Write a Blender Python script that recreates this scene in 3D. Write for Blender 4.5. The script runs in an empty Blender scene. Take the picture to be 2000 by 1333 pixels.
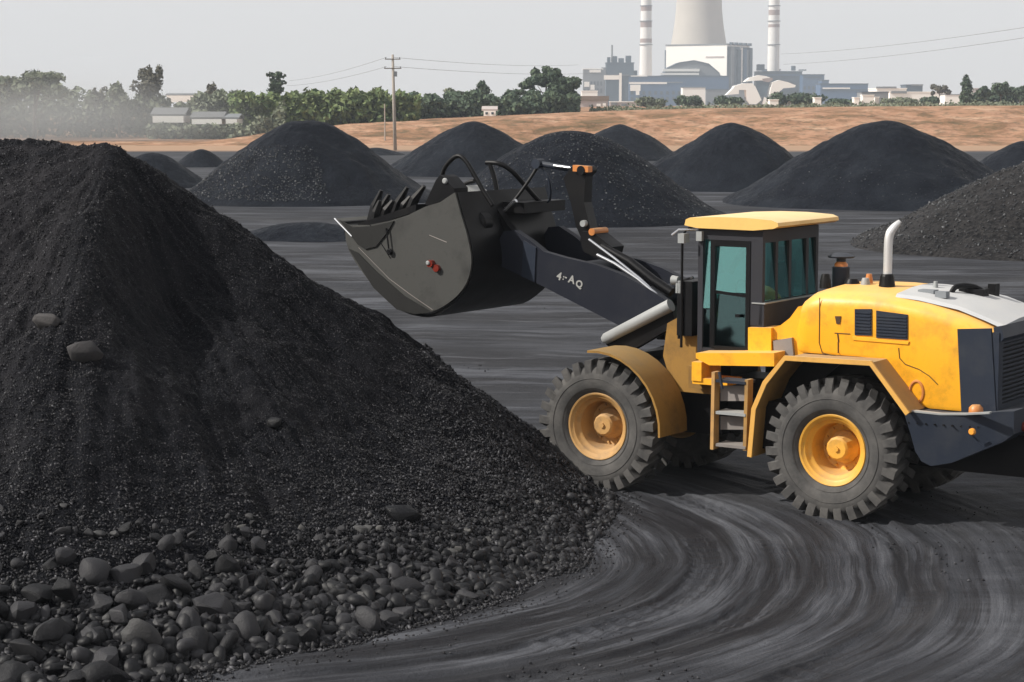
import bpy, bmesh, math, random
import numpy as np
from mathutils import Vector, Matrix
random.seed(7); rng = np.random.default_rng(7)
rad = math.radians
scene = bpy.context.scene
C = scene.collection

# ---------------------------------------------------------------- camera, sky, sun, exposure
cam = bpy.data.cameras.new('camera'); cam.lens = 72.0; cam.sensor_width = 36.0
cam.clip_start = 0.1; cam.clip_end = 9000
camo = bpy.data.objects.new('camera', cam); C.objects.link(camo)
PITCH = math.atan(461/4000)
camo.location = (0, 0, 5); camo.rotation_euler = (math.pi/2-PITCH, 0, 0)
scene.camera = camo
SUN_EL, SUN_AZ = rad(38), math.atan2(-0.22, -1.0)            # azimuth of the direction towards the sun
sd = Vector((math.cos(SUN_EL)*math.cos(SUN_AZ), math.cos(SUN_EL)*math.sin(SUN_AZ), math.sin(SUN_EL)))
w = bpy.data.worlds.new('World'); scene.world = w; w.use_nodes = True
nt = w.node_tree; bg = nt.nodes['Background']
sky = nt.nodes.new('ShaderNodeTexSky'); sky.sky_type = 'NISHITA'; sky.sun_disc = False
sky.sun_elevation = SUN_EL; sky.sun_rotation = math.atan2(sd.x, sd.y)
sky.air_density = 1.0; sky.dust_density = 1.5; sky.ozone_density = 1.0
hs = nt.nodes.new('ShaderNodeHueSaturation'); hs.inputs['Saturation'].default_value = 0.45
nt.links.new(sky.outputs[0], hs.inputs['Color'])
veil = nt.nodes.new('ShaderNodeMix'); veil.data_type = 'RGBA'; tcw = nt.nodes.new('ShaderNodeTexCoord'); sxyz = nt.nodes.new('ShaderNodeSeparateXYZ'); mr = nt.nodes.new('ShaderNodeMapRange')
nt.links.new(tcw.outputs['Generated'], sxyz.inputs[0]); nt.links.new(sxyz.outputs[2], mr.inputs[0])
mr.interpolation_type = 'SMOOTHSTEP'
for i_, v_ in ((1, 0.0), (2, .75), (3, .92), (4, .30)): mr.inputs[i_].default_value = v_      # milky haze, thick at the horizon, thinner overhead
nt.links.new(mr.outputs[0], veil.inputs[0])
nt.links.new(hs.outputs[0], veil.inputs[6]); veil.inputs[7].default_value = (8.5, 8.0, 7.55, 1)
nt.links.new(veil.outputs[2], bg.inputs['Color'])
bg.inputs['Strength'].default_value = 0.10
sl = bpy.data.lights.new('sun', 'SUN'); sl.energy = 4.8; sl.angle = rad(0.6); sl.color = (1.0, 0.95, 0.87)
so = bpy.data.objects.new('sun', sl); C.objects.link(so); so.rotation_euler = sd.to_track_quat('Z', 'Y').to_euler()
scene.render.engine = 'CYCLES'
vs = scene.view_settings; vs.view_transform = 'Standard'; vs.look = 'None'; vs.exposure = 0.2; vs.gamma = 1
vs.use_curve_mapping = False
scene.render.resolution_x = 1024; scene.render.resolution_y = 682

# ---------------------------------------------------------------- helpers
def tag(o, label=None, cat=None, group=None, kind=None):
    for k, v in (('label', label), ('category', cat), ('group', group), ('kind', kind)):
        if v: o[k] = v
    return o
def link(name, me, mat=None, parent=None):
    o = bpy.data.objects.new(name, me); C.objects.link(o)
    if mat and me is not None: me.materials.append(mat)
    if parent: o.parent = parent
    return o
def empty(name, loc=(0, 0, 0), rz=0, parent=None):
    o = bpy.data.objects.new(name, None); C.objects.link(o); o.location = loc; o.rotation_euler = (0, 0, rz)
    o.empty_display_size = .2
    if parent: o.parent = parent
    return o
def copy_tree(o, parent=None):
    c = o.copy(); C.objects.link(c)
    if parent: c.parent = parent
    for ch in list(o.children): copy_tree(ch, c)
    return c
def finish(bm, name, mat, parent=None, bevel=0, smooth=False, seg=1):
    if bevel:
        es = [e for e in bm.edges if len(e.link_faces) == 2 and e.calc_face_angle(0) > .35]
        bmesh.ops.bevel(bm, geom=es, offset=bevel, segments=seg, affect='EDGES', clamp_overlap=True)
    bmesh.ops.recalc_face_normals(bm, faces=bm.faces)
    if smooth:
        for f in bm.faces: f.smooth = True
    me = bpy.data.meshes.new(name); bm.to_mesh(me); bm.free()
    if smooth and smooth is not True: me.set_sharp_from_angle(angle=smooth)
    return link(name, me, mat, parent)
def bbox(bm, x0, x1, y0, y1, z0, z1):
    v = [bm.verts.new(p) for p in ((x0,y0,z0),(x1,y0,z0),(x1,y1,z0),(x0,y1,z0),(x0,y0,z1),(x1,y0,z1),(x1,y1,z1),(x0,y1,z1))]
    for f in ((0,3,2,1),(4,5,6,7),(0,1,5,4),(1,2,6,5),(2,3,7,6),(3,0,4,7)): bm.faces.new([v[i] for i in f])
def box(name, x0, x1, y0, y1, z0, z1, mat, parent=None, bevel=0):
    bm = bmesh.new(); bbox(bm, x0, x1, y0, y1, z0, z1); return finish(bm, name, mat, parent, bevel)
def bprism(bm, pts, y0, y1):                                   # polygon in x,z extruded along y
    a = [bm.verts.new((x, y0, z)) for x, z in pts]; b = [bm.verts.new((x, y1, z)) for x, z in pts]
    n = len(pts); bm.faces.new(a); bm.faces.new(b[::-1])
    for i in range(n): bm.faces.new((a[i], a[(i+1) % n], b[(i+1) % n], b[i]))
def prism(name, pts, y0, y1, mat, parent=None, bevel=0, smooth=False, seg=1):
    bm = bmesh.new(); bprism(bm, pts, y0, y1); return finish(bm, name, mat, parent, bevel, smooth, seg)
def bstrip(bm, pts, y0, y1, t):                                # a bent plate following pts in x,z with thickness t
    n = len(pts); off = []
    for i in range(n):
        a = Vector(pts[max(i-1, 0)]); b = Vector(pts[min(i+1, n-1)]); d = (b-a).normalized()
        off.append((pts[i][0]-d.y*t, pts[i][1]+d.x*t))
    bprism(bm, list(pts)+off[::-1], y0, y1)
def btube(bm, pts, r, n=8, cap=True):
    pts = [Vector(p) for p in pts]; rs = r if isinstance(r, (list, tuple)) else [r]*len(pts); rings = []
    prev = None
    for i, p in enumerate(pts):
        d = (pts[min(i+1, len(pts)-1)]-pts[max(i-1, 0)]).normalized()
        if prev is None: prev = d.orthogonal().normalized()
        u = (prev-d*prev.dot(d)).normalized(); prev = u; v = d.cross(u)
        rings.append([bm.verts.new(p+(u*math.cos(2*math.pi*k/n)+v*math.sin(2*math.pi*k/n))*rs[i]) for k in range(n)])
    for a, b in zip(rings, rings[1:]):
        for k in range(n): bm.faces.new((a[k], a[(k+1) % n], b[(k+1) % n], b[k]))
    if cap: bm.faces.new(rings[0][::-1]); bm.faces.new(rings[-1])
def tube(name, pts, r, mat, parent=None, n=8):
    bm = bmesh.new(); btube(bm, pts, r, n); return finish(bm, name, mat, parent, 0, rad(50))
def curve_pts(p, m=6):                                         # Catmull-Rom through the points
    p = [Vector(q) for q in p]; out = []
    for i in range(len(p)-1):
        a = p[max(i-1, 0)]; b = p[i]; c = p[i+1]; d = p[min(i+2, len(p)-1)]
        for k in range(m):
            t = k/m; out.append(.5*((2*b)+(c-a)*t+(2*a-5*b+4*c-d)*t*t+(3*b-a-3*c+d)*t**3))
    return out+[p[-1]]
def lathe_y(bm, prof, n=48):                                   # prof: (radius, y), axis = y
    rings = []
    for r, y in prof:
        rings.append([bm.verts.new((r*math.cos(2*math.pi*k/n), y, r*math.sin(2*math.pi*k/n))) for k in range(n)] if r > 1e-5 else [bm.verts.new((0, y, 0))])
    for a, b in zip(rings, rings[1:]):
        for k in range(n):
            l = (k+1) % n
            if len(a) == 1: bm.faces.new((a[0], b[l], b[k]))
            elif len(b) == 1: bm.faces.new((a[k], a[l], b[0]))
            else: bm.faces.new((a[k], a[l], b[l], b[k]))
def lathe_z(bm, prof, n=32, cx=0, cy=0):
    rings = [[bm.verts.new((cx+r*math.cos(2*math.pi*k/n), cy+r*math.sin(2*math.pi*k/n), z)) for k in range(n)] for r, z in prof]
    for a, b in zip(rings, rings[1:]):
        for k in range(n): bm.faces.new((a[k], a[(k+1) % n], b[(k+1) % n], b[k]))
    return rings
def px(u, v, D):                                               # point at depth D from the camera that the photo shows at pixel u, v
    dx = (u-1000)/4000; dv = -(v-666.5)/4000
    d = Vector((dx, math.cos(PITCH)+dv*math.sin(PITCH), -math.sin(PITCH)+dv*math.cos(PITCH)))
    return Vector((0, 0, 5))+d*(D/d.y)

# numpy noise
_P = rng.random((256, 256)).astype(np.float32)*2-1
def vnoise(x, y, s=0):
    x = x+s*17.31; y = y+s*9.77
    xi = np.floor(x).astype(int); yi = np.floor(y).astype(int); fx = x-xi; fy = y-yi
    fx = fx*fx*(3-2*fx); fy = fy*fy*(3-2*fy)
    a = _P[xi & 255, yi & 255]; b = _P[(xi+1) & 255, yi & 255]; c = _P[xi & 255, (yi+1) & 255]; d = _P[(xi+1) & 255, (yi+1) & 255]
    return (a*(1-fx)+b*fx)*(1-fy)+(c*(1-fx)+d*fx)*fy
def fbm(x, y, o=4, s=0):
    t = 0; a = 1; n = 0
    for i in range(o): t = t+a*vnoise(x*2**i, y*2**i, s+i*3); n += a; a *= .5
    return t/n
def sstep(a, b, x):
    t = np.clip((x-a)/(b-a), 0, 1); return t*t*(3-2*t)
def np_mesh(name, verts, faces, mat, smooth=False, attr=None):
    me = bpy.data.meshes.new(name); verts = np.asarray(verts, np.float32); faces = np.asarray(faces, np.int32)
    k = faces.shape[1]
    me.vertices.add(len(verts)); me.vertices.foreach_set('co', verts.ravel())
    me.loops.add(faces.size); me.loops.foreach_set('vertex_index', faces.ravel())
    me.polygons.add(len(faces)); me.polygons.foreach_set('loop_start', np.arange(0, faces.size, k, dtype=np.int32))
    me.polygons.foreach_set('loop_total', np.full(len(faces), k, np.int32))
    if smooth: me.polygons.foreach_set('use_smooth', np.ones(len(faces), bool))
    me.update(calc_edges=True)
    if attr is not None:
        a = me.attributes.new('tone', 'FLOAT', 'POINT'); a.data.foreach_set('value', np.asarray(attr, np.float32))
    me.materials.append(mat); return me
def grid_faces(nx, ny, keep=None):
    i = np.arange(nx-1); j = np.arange(ny-1); I, J = np.meshgrid(i, j, indexing='ij')
    a = (I*ny+J).ravel(); f = np.stack([a, a+ny, a+ny+1, a+1], 1)
    return f if keep is None else f[keep[f].any(1)]

# ---------------------------------------------------------------- materials
def principled(name, col, rough=.6, metal=0, spec=.5):
    m = bpy.data.materials.new(name); m.use_nodes = True; b = m.node_tree.nodes['Principled BSDF']
    b.inputs['Base Color'].default_value = (*col, 1); b.inputs['Roughness'].default_value = rough
    b.inputs['Metallic'].default_value = metal; b.inputs['Specular IOR Level'].default_value = spec
    return m
class NB:
    def __init__(s, m): s.t = m.node_tree; s.b = s.t.nodes['Principled BSDF']
    def n(s, ty, **kw):
        x = s.t.nodes.new('ShaderNode'+ty)
        for k, v in kw.items():
            if k.startswith('i_'): x.inputs[k[2:].replace('_', ' ')].default_value = v
            else: setattr(x, k, v)
        return x
    def l(s, a, b): s.t.links.new(a, b)
    def noise(s, scale, detail=5, rough=.6, vec=None, dist=0):
        x = s.n('TexNoise'); x.inputs['Scale'].default_value = scale; x.inputs['Detail'].default_value = detail
        x.inputs['Roughness'].default_value = rough; x.inputs['Distortion'].default_value = dist
        if vec is not None: s.l(vec, x.inputs['Vector'])
        return x.outputs[0]
    def ramp(s, f, stops):
        r = s.n('ValToRGB'); e = r.color_ramp.elements
        while len(e) < len(stops): e.new(.5)
        for k, (p, c) in zip(e, stops): k.position = p; k.color = (*c, 1) if isinstance(c, tuple) else (c, c, c, 1)
        s.l(f, r.inputs[0]); return r.outputs[0]
    def mix(s, f, a, b, mode='MIX'):
        x = s.n('Mix', data_type='RGBA', blend_type=mode)
        for sock, v in ((x.inputs[0], f), (x.inputs[6], a), (x.inputs[7], b)):
            if isinstance(v, tuple): sock.default_value = (*v, 1)
            elif isinstance(v, (int, float)): sock.default_value = v
            else: s.l(v, sock)
        return x.outputs[2]
    def math(s, op, a, b=None, c=None):
        x = s.n('Math', operation=op)
        for i, v in enumerate((a, b, c)):
            if v is None: continue
            if isinstance(v, (int, float)): x.inputs[i].default_value = v
            else: s.l(v, x.inputs[i])
        return x.outputs[0]
    def bump(s, h, dist=.02, strength=1.0, chain=None):
        x = s.n('Bump'); x.inputs['Distance'].default_value = dist; x.inputs['Strength'].default_value = strength
        s.l(h, x.inputs['Height'])
        if chain is not None: s.l(chain, x.inputs['Normal'])
        return x.outputs[0]
def paint(name, col, dust=(.30, .24, .17), amount=.5, rough=.38, dirt=(.05, .035, .02), dirt_amt=.35, scale=2.5, metal=0):
    """painted steel with dust lying on upward faces and grime in blotches"""
    m = principled(name, col, rough, metal, .5 if max(col) > .3 else .22); k = NB(m)
    geo = k.n('NewGeometry'); tc = k.n('TexCoord'); sep = k.n('SeparateXYZ'); k.l(geo.outputs['Normal'], sep.inputs[0])
    up = k.ramp(sep.outputs[2], [(.35, 0.0), (.95, 1.0)])
    n1 = k.noise(scale, 6, .65, tc.outputs['Object']); n2 = k.noise(scale*9, 4, .6, tc.outputs['Object'])
    c = k.mix(k.math('MULTIPLY', k.ramp(n1, [(.48, 0.0), (.75, 1.0)]), dirt_amt), col, dirt)
    c = k.mix(k.math('MULTIPLY', k.ramp(n2, [(.6, 0.0), (.8, 1.0)]), dirt_amt*.5), c, dirt)
    d = k.math('MULTIPLY', k.math('MULTIPLY', up, k.ramp(n1, [(.2, .5), (.7, 1.0)])), amount)
    c = k.mix(d, c, dust); k.l(c, k.b.inputs['Base Color'])
    k.l(k.math('ADD', k.math('MULTIPLY', d, .4), k.math('ADD', k.math('MULTIPLY', n1, .25), rough-.1)), k.b.inputs['Roughness'])
    k.l(k.bump(n2, .002, .5), k.b.inputs['Normal'])
    return m
M = {}
M['yellow'] = paint('yellow_paint', (.90, .42, .020), dust=(.88, .60, .28), amount=.6, dirt_amt=.55)
M['cream'] = paint('roof_paint', (.80, .50, .15), dust=(.88, .70, .42), amount=.8, dirt_amt=.15)
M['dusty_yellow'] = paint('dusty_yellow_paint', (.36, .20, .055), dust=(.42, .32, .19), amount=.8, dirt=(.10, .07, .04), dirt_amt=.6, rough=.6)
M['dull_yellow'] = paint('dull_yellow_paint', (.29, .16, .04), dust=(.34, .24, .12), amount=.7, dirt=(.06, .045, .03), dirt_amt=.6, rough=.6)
M['rim'] = paint('rim_paint', (.74, .38, .05), dust=(.5, .4, .25), amount=.5, dirt=(.20, .12, .05), dirt_amt=.45, scale=5, rough=.45)
M['rim_dusty'] = paint('dusty_rim_paint', (.48, .27, .09), dust=(.4, .3, .2), amount=.5, dirt=(.14, .10, .06), dirt_amt=.6, scale=6, rough=.6)
M['slate'] = paint('slate_paint', (.020, .026, .040), dust=(.09, .095, .105), amount=.6, dirt=(.045, .048, .055), dirt_amt=.5, rough=.45)
M['arm'] = paint('boom_paint', (.014, .016, .024), dust=(.05, .052, .06), amount=.6, dirt=(.026, .027, .032), dirt_amt=.5, rough=.42)
M['bucket'] = paint('worn_bucket_steel', (.062, .062, .059), dust=(.11, .11, .10), amount=.5, dirt=(.018, .018, .018), dirt_amt=.85, rough=.5, scale=1.6)
M['black'] = paint('black_steel', (.004, .004, .005), dust=(.016, .016, .018), amount=.4, dirt=(.010, .009, .008), dirt_amt=.5, rough=.4)
M['cabgrey'] = paint('cab_grey', (.030, .030, .036), dust=(.12, .12, .12), amount=.4, dirt=(.03, .03, .03), dirt_amt=.4, rough=.5)
M['hoodplate'] = paint('light_grey_plate', (.40, .42, .44), dust=(.62, .61, .59), amount=.7, dirt=(.25, .24, .22), dirt_amt=.3, rough=.45)
M['bucket_dark'] = paint('worn_bucket_steel_dark', (.020, .020, .0195), dust=(.06, .06, .055), amount=.5, dirt=(.012, .012, .012), dirt_amt=.7, rough=.5, scale=2.2)
M['tan'] = paint('dusty_tan_paint', (.66, .35, .07), dust=(.64, .47, .26), amount=.9, dirt=(.2, .13, .06), dirt_amt=.4, rough=.6)
M['steel'] = principled('bright_steel', (.75, .76, .78), .25, .9)
M['chrome'] = principled('exhaust_steel', (.80, .80, .80), .35, .6)
M['worn'] = paint('worn_light_steel', (.30, .31, .31), dust=(.45, .45, .43), amount=.6, dirt=(.1, .1, .1), dirt_amt=.3, rough=.4)
M['amber'] = principled('amber_lens', (.85, .35, .05), .2)
M['red'] = principled('red_lens', (.16, .02, .012), .3)
M['white'] = principled('white_lettering', (.30, .30, .29), .7)
M['step'] = paint('step_grey', (.22, .20, .19), dust=(.30, .28, .26), amount=.6, dirt=(.10, .09, .08), dirt_amt=.4, rough=.65)
M['seam'] = principled('seam_gap', (.06, .03, .01), .8)
M['orange'] = paint('orange_brown_fitting', (.55, .20, .05), dust=(.6, .4, .2), amount=.5, dirt_amt=.4)
def tyre_mat():
    m = principled('tyre_rubber', (.055, .053, .052), .85, 0, .2); k = NB(m); tc = k.n('TexCoord')
    n1 = k.noise(3, 6, .65, tc.outputs['Object']); n2 = k.noise(30, 4, .6, tc.outputs['Object'])
    c = k.mix(k.ramp(n1, [(.35, 0.0), (.7, 1.0)]), (.058, .057, .057), (.130, .124, .118))
    c = k.mix(k.math('MULTIPLY', n2, .35), c, (.02, .02, .02)); k.l(c, k.b.inputs['Base Color'])
    k.l(k.bump(n2, .004, .5), k.b.inputs['Normal']); return m
M['tyre'] = tyre_mat()
def glass(name, tint, refl, fac):
    m = bpy.data.materials.new(name); m.use_nodes = True; t = m.node_tree; t.nodes.remove(t.nodes['Principled BSDF'])
    tr = t.nodes.new('ShaderNodeBsdfTransparent'); tr.inputs[0].default_value = (*tint, 1)
    gl = t.nodes.new('ShaderNodeBsdfGlossy'); gl.inputs['Color'].default_value = (*refl, 1); gl.inputs['Roughness'].default_value = .04
    mx = t.nodes.new('ShaderNodeMixShader'); mx.inputs[0].default_value = fac
    t.links.new(tr.outputs[0], mx.inputs[1]); t.links.new(gl.outputs[0], mx.inputs[2])
    t.links.new(mx.outputs[0], t.nodes['Material Output'].inputs[0]); return m
M['glass'] = glass('tinted_glass', (.50, .76, .74), (.42, .80, .80), .30)
M['glass_low'] = glass('dark_glass', (.40, .55, .55), (.35, .55, .58), .16)

def coal(name, lo, hi, dust_lit, fine=60, streak=True, spark=.25):
    m = principled(name, lo, .6, 0, .06); k = NB(m); tc = k.n('TexCoord'); P = tc.outputs['Object']
    big = k.noise(.8, 6, .62, P); f1 = k.noise(fine, 3, .7, P); f2 = k.noise(fine*.3, 4, .7, P)
    c = k.mix(k.ramp(f1, [(.4, 0.0), (.72, 1.0)]), lo, hi)
    c = k.mix(k.math('MULTIPLY', k.ramp(big, [(.52, 0.0), (.72, 1.0)]), .55), c, dust_lit)
    at = k.n('Attribute', attribute_name='tone'); c = k.mix(k.math('MULTIPLY', at.outputs['Fac'], .8), c, dust_lit)  # tone also carries the sunlit streaks painted on the big pile
    k.l(c, k.b.inputs['Base Color'])
    k.l(k.ramp(f2, [(.3, .75), (.7, .42)]), k.b.inputs['Roughness'])
    b1 = k.bump(f2, .06*20/fine if fine < 20 else .05, .7); k.l(k.bump(f1, .02, .8, b1), k.b.inputs['Normal'])
    return m
M['coal'] = coal('coal_fines', (.002, .0025, .004), (.018, .0185, .023), (.024, .023, .026), 48)
M['coal_far'] = coal('coal_far', (.003, .004, .007), (.010, .013, .020), (.012, .015, .021), 9)  # distance haze painted in: coal colours tinted blue
M['coal_far_gravel'] = coal('coal_gravelly', (.006, .006, .007), (.040, .038, .037), (.028, .026, .026), 7)
def lump_mat(name, lo, hi, rough=.42, tail=False):
    m = principled(name, lo, rough, 0, .3); k = NB(m); tc = k.n('TexCoord'); oi = k.n('ObjectInfo')
    n1 = k.noise(9, 5, .65, tc.outputs['Object']); n2 = k.noise(60, 3, .6, tc.outputs['Object'])
    geo = k.n('NewGeometry')
    v = k.math('ADD', k.math('MULTIPLY', oi.outputs['Random'], .45), k.math('MULTIPLY', geo.outputs['Random Per Island'], .45))
    if tail: c = k.mix(k.ramp(geo.outputs['Random Per Island'], [(0.0, 0.0), (.6, .16), (.86, .34), (.97, 1.0)]), lo, hi)
    else: c = k.mix(k.ramp(v, [(0.0, 0.0), (.35, .25), (.45, .9)]), lo, hi)
    c = k.mix(k.math('MULTIPLY', k.ramp(n1, [(.5, 0.0), (.7, 1.0)]), .6), c, (.034, .034, .036))
    k.l(c, k.b.inputs['Base Color']); k.l(k.bump(n1, .02, .5, k.bump(n2, .003, .6)), k.b.inputs['Normal'])
    return m
M['lump'] = lump_mat('coal_lump', (.004, .0045, .006), (.034, .034, .038), .55)
M['lump_pale'] = lump_mat('pale_stone', (.05, .05, .052), (.10, .098, .095), .6)
M['lump_dusty'] = lump_mat('dusty_lump', (.045, .043, .045), (.07, .066, .066), .8)
M['grain'] = lump_mat('coal_grain', (.003, .003, .005), (.105, .105, .115), .58, True)  # the few palest grains paint sparkle highlights into the colour
M['fleck'] = lump_mat('gravel_fleck', (.014, .016, .020), (.17, .175, .18), .6, True)

def ground_mat():
    m = principled('yard_ground', (.07, .07, .075), .75, 0, .2); k = NB(m)
    geo = k.n('NewGeometry'); sep = k.n('SeparateXYZ'); k.l(geo.outputs['Position'], sep.inputs[0])
    X, Y = sep.outputs[0], sep.outputs[1]
    wob = k.noise(.20, 2, .45, geo.outputs['Position'])
    dx = k.math('ADD', X, 3.5); dy = k.math('ADD', Y, -22.8)
    r = k.math('SQRT', k.math('ADD', k.math('MULTIPLY', dx, dx), k.math('MULTIPLY', dy, dy)))
    th = k.math('ARCTAN2', dy, dx)
    rw = k.math('ADD', r, k.math('MULTIPLY', wob, .9))
    def comb(a, b): 
        c = k.n('CombineXYZ')
        for i, v in ((0, a), (1, b)):
            if isinstance(v, (int, float)): c.inputs[i].default_value = v
            else: k.l(v, c.inputs[i])
        return c.outputs[0]
    ring1 = comb(k.math('MULTIPLY', rw, 1.7), k.math('MULTIPLY', th, .9)); ring2 = comb(k.math('MULTIPLY', rw, 8.5), k.math('MULTIPLY', th, 1.7))
    ry = k.math('ADD', Y, k.math('MULTIPLY', X, .10)); ryw = k.math('ADD', ry, k.math('MULTIPLY', wob, 1.5))
    st1 = comb(k.math('MULTIPLY', X, .07), k.math('MULTIPLY', ryw, .40)); st2 = comb(k.math('MULTIPLY', X, .30), k.math('MULTIPLY', ryw, 2.2))
    rfar = k.ramp(k.math('MULTIPLY', k.math('ADD', r, k.math('MULTIPLY', wob, 3.0)), .05), [(.44, 0.0), (.68, 1.0)])
    yfar = k.ramp(k.math('MULTIPLY', Y, .02), [(.53, 0.0), (.62, 1.0)])
    far = k.math('MAXIMUM', rfar, yfar)
    def two(a, b, s, d, ro): 
        na = k.noise(s, d, ro, a, .08); nb = k.noise(s, d, ro, b, .08)
        mx = k.n('Mix', data_type='FLOAT'); k.l(far, mx.inputs[0]); k.l(na, mx.inputs[2]); k.l(nb, mx.inputs[3]); return mx.outputs[0]
    A = two(ring1, st1, 1.0, 6, .66); B = two(ring2, st2, 1.0, 5, .7)
    g = k.noise(25, 4, .7, geo.outputs['Position']); g2 = k.noise(140, 2, .6, geo.outputs['Position']); pat = k.noise(.22, 4, .55, geo.outputs['Position'])
    c = k.ramp(A, [(.38, (.008, .008, .011)), (.46, (.020, .021, .025)), (.53, (.040, .043, .052)), (.63, (.098, .103, .118))])
    c = k.mix(k.math('MULTIPLY', k.ramp(B, [(.40, 1.0), (.49, 0.0)]), .8), c, (.009, .009, .012))
    c = k.mix(k.math('MULTIPLY', k.ramp(B, [(.53, 0.0), (.64, 1.0)]), .6), c, (.110, .115, .130))
    c = k.mix(k.math('MULTIPLY', k.ramp(g, [(.42, 0.0), (.7, 1.0)]), .35), c, (.028, .028, .03))
    c = k.mix(k.math('MULTIPLY', k.ramp(g2, [(.55, 0.0), (.75, 1.0)]), .3), c, (.10, .10, .105))
    c = k.mix(k.math('MULTIPLY', k.ramp(pat, [(.50, 0.0), (.66, 1.0)]), .22), c, (.105, .107, .115))
    mq = k.n('Mapping'); mq.inputs['Scale'].default_value = (.06, .22, 1); k.l(geo.outputs['Position'], mq.inputs[0])
    c = k.mix(k.math('MULTIPLY', k.ramp(k.noise(1.0, 5, .6, mq.outputs[0]), [(.50, 0.0), (.60, 1.0)]), .5), c, (.013, .014, .018))
    # bare earth beyond the yard
    earth = k.mix(k.noise(.3, 6, .7, geo.outputs['Position']), (.40, .22, .13), (.33, .25, .17))
    e = k.ramp(k.math('ADD', k.math('MULTIPLY', Y, .002), k.math('MULTIPLY', k.noise(.05, 3, .5, geo.outputs['Position']), .03)), [(.455, 0.0), (.475, 1.0)])
    c = k.mix(e, c, earth)
    k.l(c, k.b.inputs['Base Color'])
    k.l(k.ramp(A, [(.3, .62), (.7, .9)]), k.b.inputs['Roughness'])
    b = k.bump(B, .05, .6); b = k.bump(g, .03, .6, b); b = k.bump(g2, .006, .5, b); k.l(b, k.b.inputs['Normal'])
    return m
M['ground'] = ground_mat()
def earth_mat():
    m = principled('bare_earth', (.4, .24, .15), .95, 0, .1); k = NB(m); geo = k.n('NewGeometry')
    mp = k.n('Mapping'); mp.inputs['Scale'].default_value = (1, 1, 5); k.l(geo.outputs['Position'], mp.inputs[0])
    n = k.noise(.14, 8, .68, mp.outputs[0], .6); n2 = k.noise(.7, 6, .7, mp.outputs[0])
    c = k.ramp(n, [(.34, (.13, .095, .055)), (.44, (.27, .155, .09)), (.54, (.41, .235, .15)), (.68, (.50, .34, .23))])
    c = k.mix(k.math('MULTIPLY', k.ramp(n2, [(.50, 0.0), (.62, 1.0)]), .7), c, (.13, .105, .06))
    k.l(c, k.b.inputs['Base Color']); k.l(k.bump(n2, .5, .6), k.b.inputs['Normal']); return m
M['earth'] = earth_mat()
def leaf_mat(name, a, b):
    m = principled(name, a, .75, 0, .2); k = NB(m); geo = k.n('NewGeometry')
    n = k.noise(.35, 4, .6, geo.outputs['Position'])
    v = k.math('ADD', k.math('MULTIPLY', n, .9), k.math('MULTIPLY', geo.outputs['Random Per Island'], .5))
    k.l(k.mix(k.ramp(v, [(.4, 0.0), (.95, 1.0)]), a, b), k.b.inputs['Base Color']); return m
M['leaf_green'] = leaf_mat('leaf_green', (.055, .092, .035), (.17, .21, .085))
M['leaf_dark'] = leaf_mat('leaf_dark', (.035, .060, .042), (.10, .135, .080))
M['leaf_olive'] = leaf_mat('leaf_olive', (.085, .105, .070), (.20, .22, .150))
M['leaf_dry'] = leaf_mat('leaf_dry', (.075, .075, .058), (.15, .145, .11))
M['bark'] = principled('bark', (.10, .075, .055), .9)
def wallmat(name, c, r=.7, amt=.25, dirt=None, sc=.15):
    m = principled(name, c, r); k = NB(m); geo = k.n('NewGeometry')
    n = k.noise(sc, 6, .65, geo.outputs['Position'])
    k.l(k.mix(k.math('MULTIPLY', k.ramp(n, [(.4, 0.0), (.7, 1.0)]), amt), c, dirt or tuple(x*.6 for x in c)), k.b.inputs['Base Color']); return m
M['conc'] = wallmat('tower_concrete', (.50, .47, .42), .85, .35, sc=.03)
M['stack'] = wallmat('chimney_white', (.75, .74, .72), .8, .3, sc=.05)
M['band'] = wallmat('chimney_band', (.32, .25, .23), .8, .4, sc=.1)
M['bwhite'] = wallmat('clad_white', (.93, .91, .86), .6, .06, sc=.05)
M['bblue'] = wallmat('clad_blue', (.055, .115, .22), .6, .3, sc=.1)
M['bslate'] = wallmat('clad_slate', (.055, .085, .12), .7, .4, sc=.1)
M['bgrey'] = wallmat('clad_grey', (.20, .215, .23), .7, .3, sc=.1)
M['bbrown'] = wallmat('brown_roof', (.20, .15, .11), .8, .3, sc=.2)
M['bpink'] = wallmat('pale_wall', (.50, .44, .42), .8, .3, sc=.3)
M['bwin'] = principled('far_window', (.05, .07, .09), .3)
M['shedroof'] = principled('shed_roof_grey', (.16, .165, .17), .7)
M['wire'] = principled('wire', (.08, .08, .08), .6)
M['pole'] = wallmat('pole_concrete', (.36, .32, .28), .9, .4, sc=2)

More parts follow.
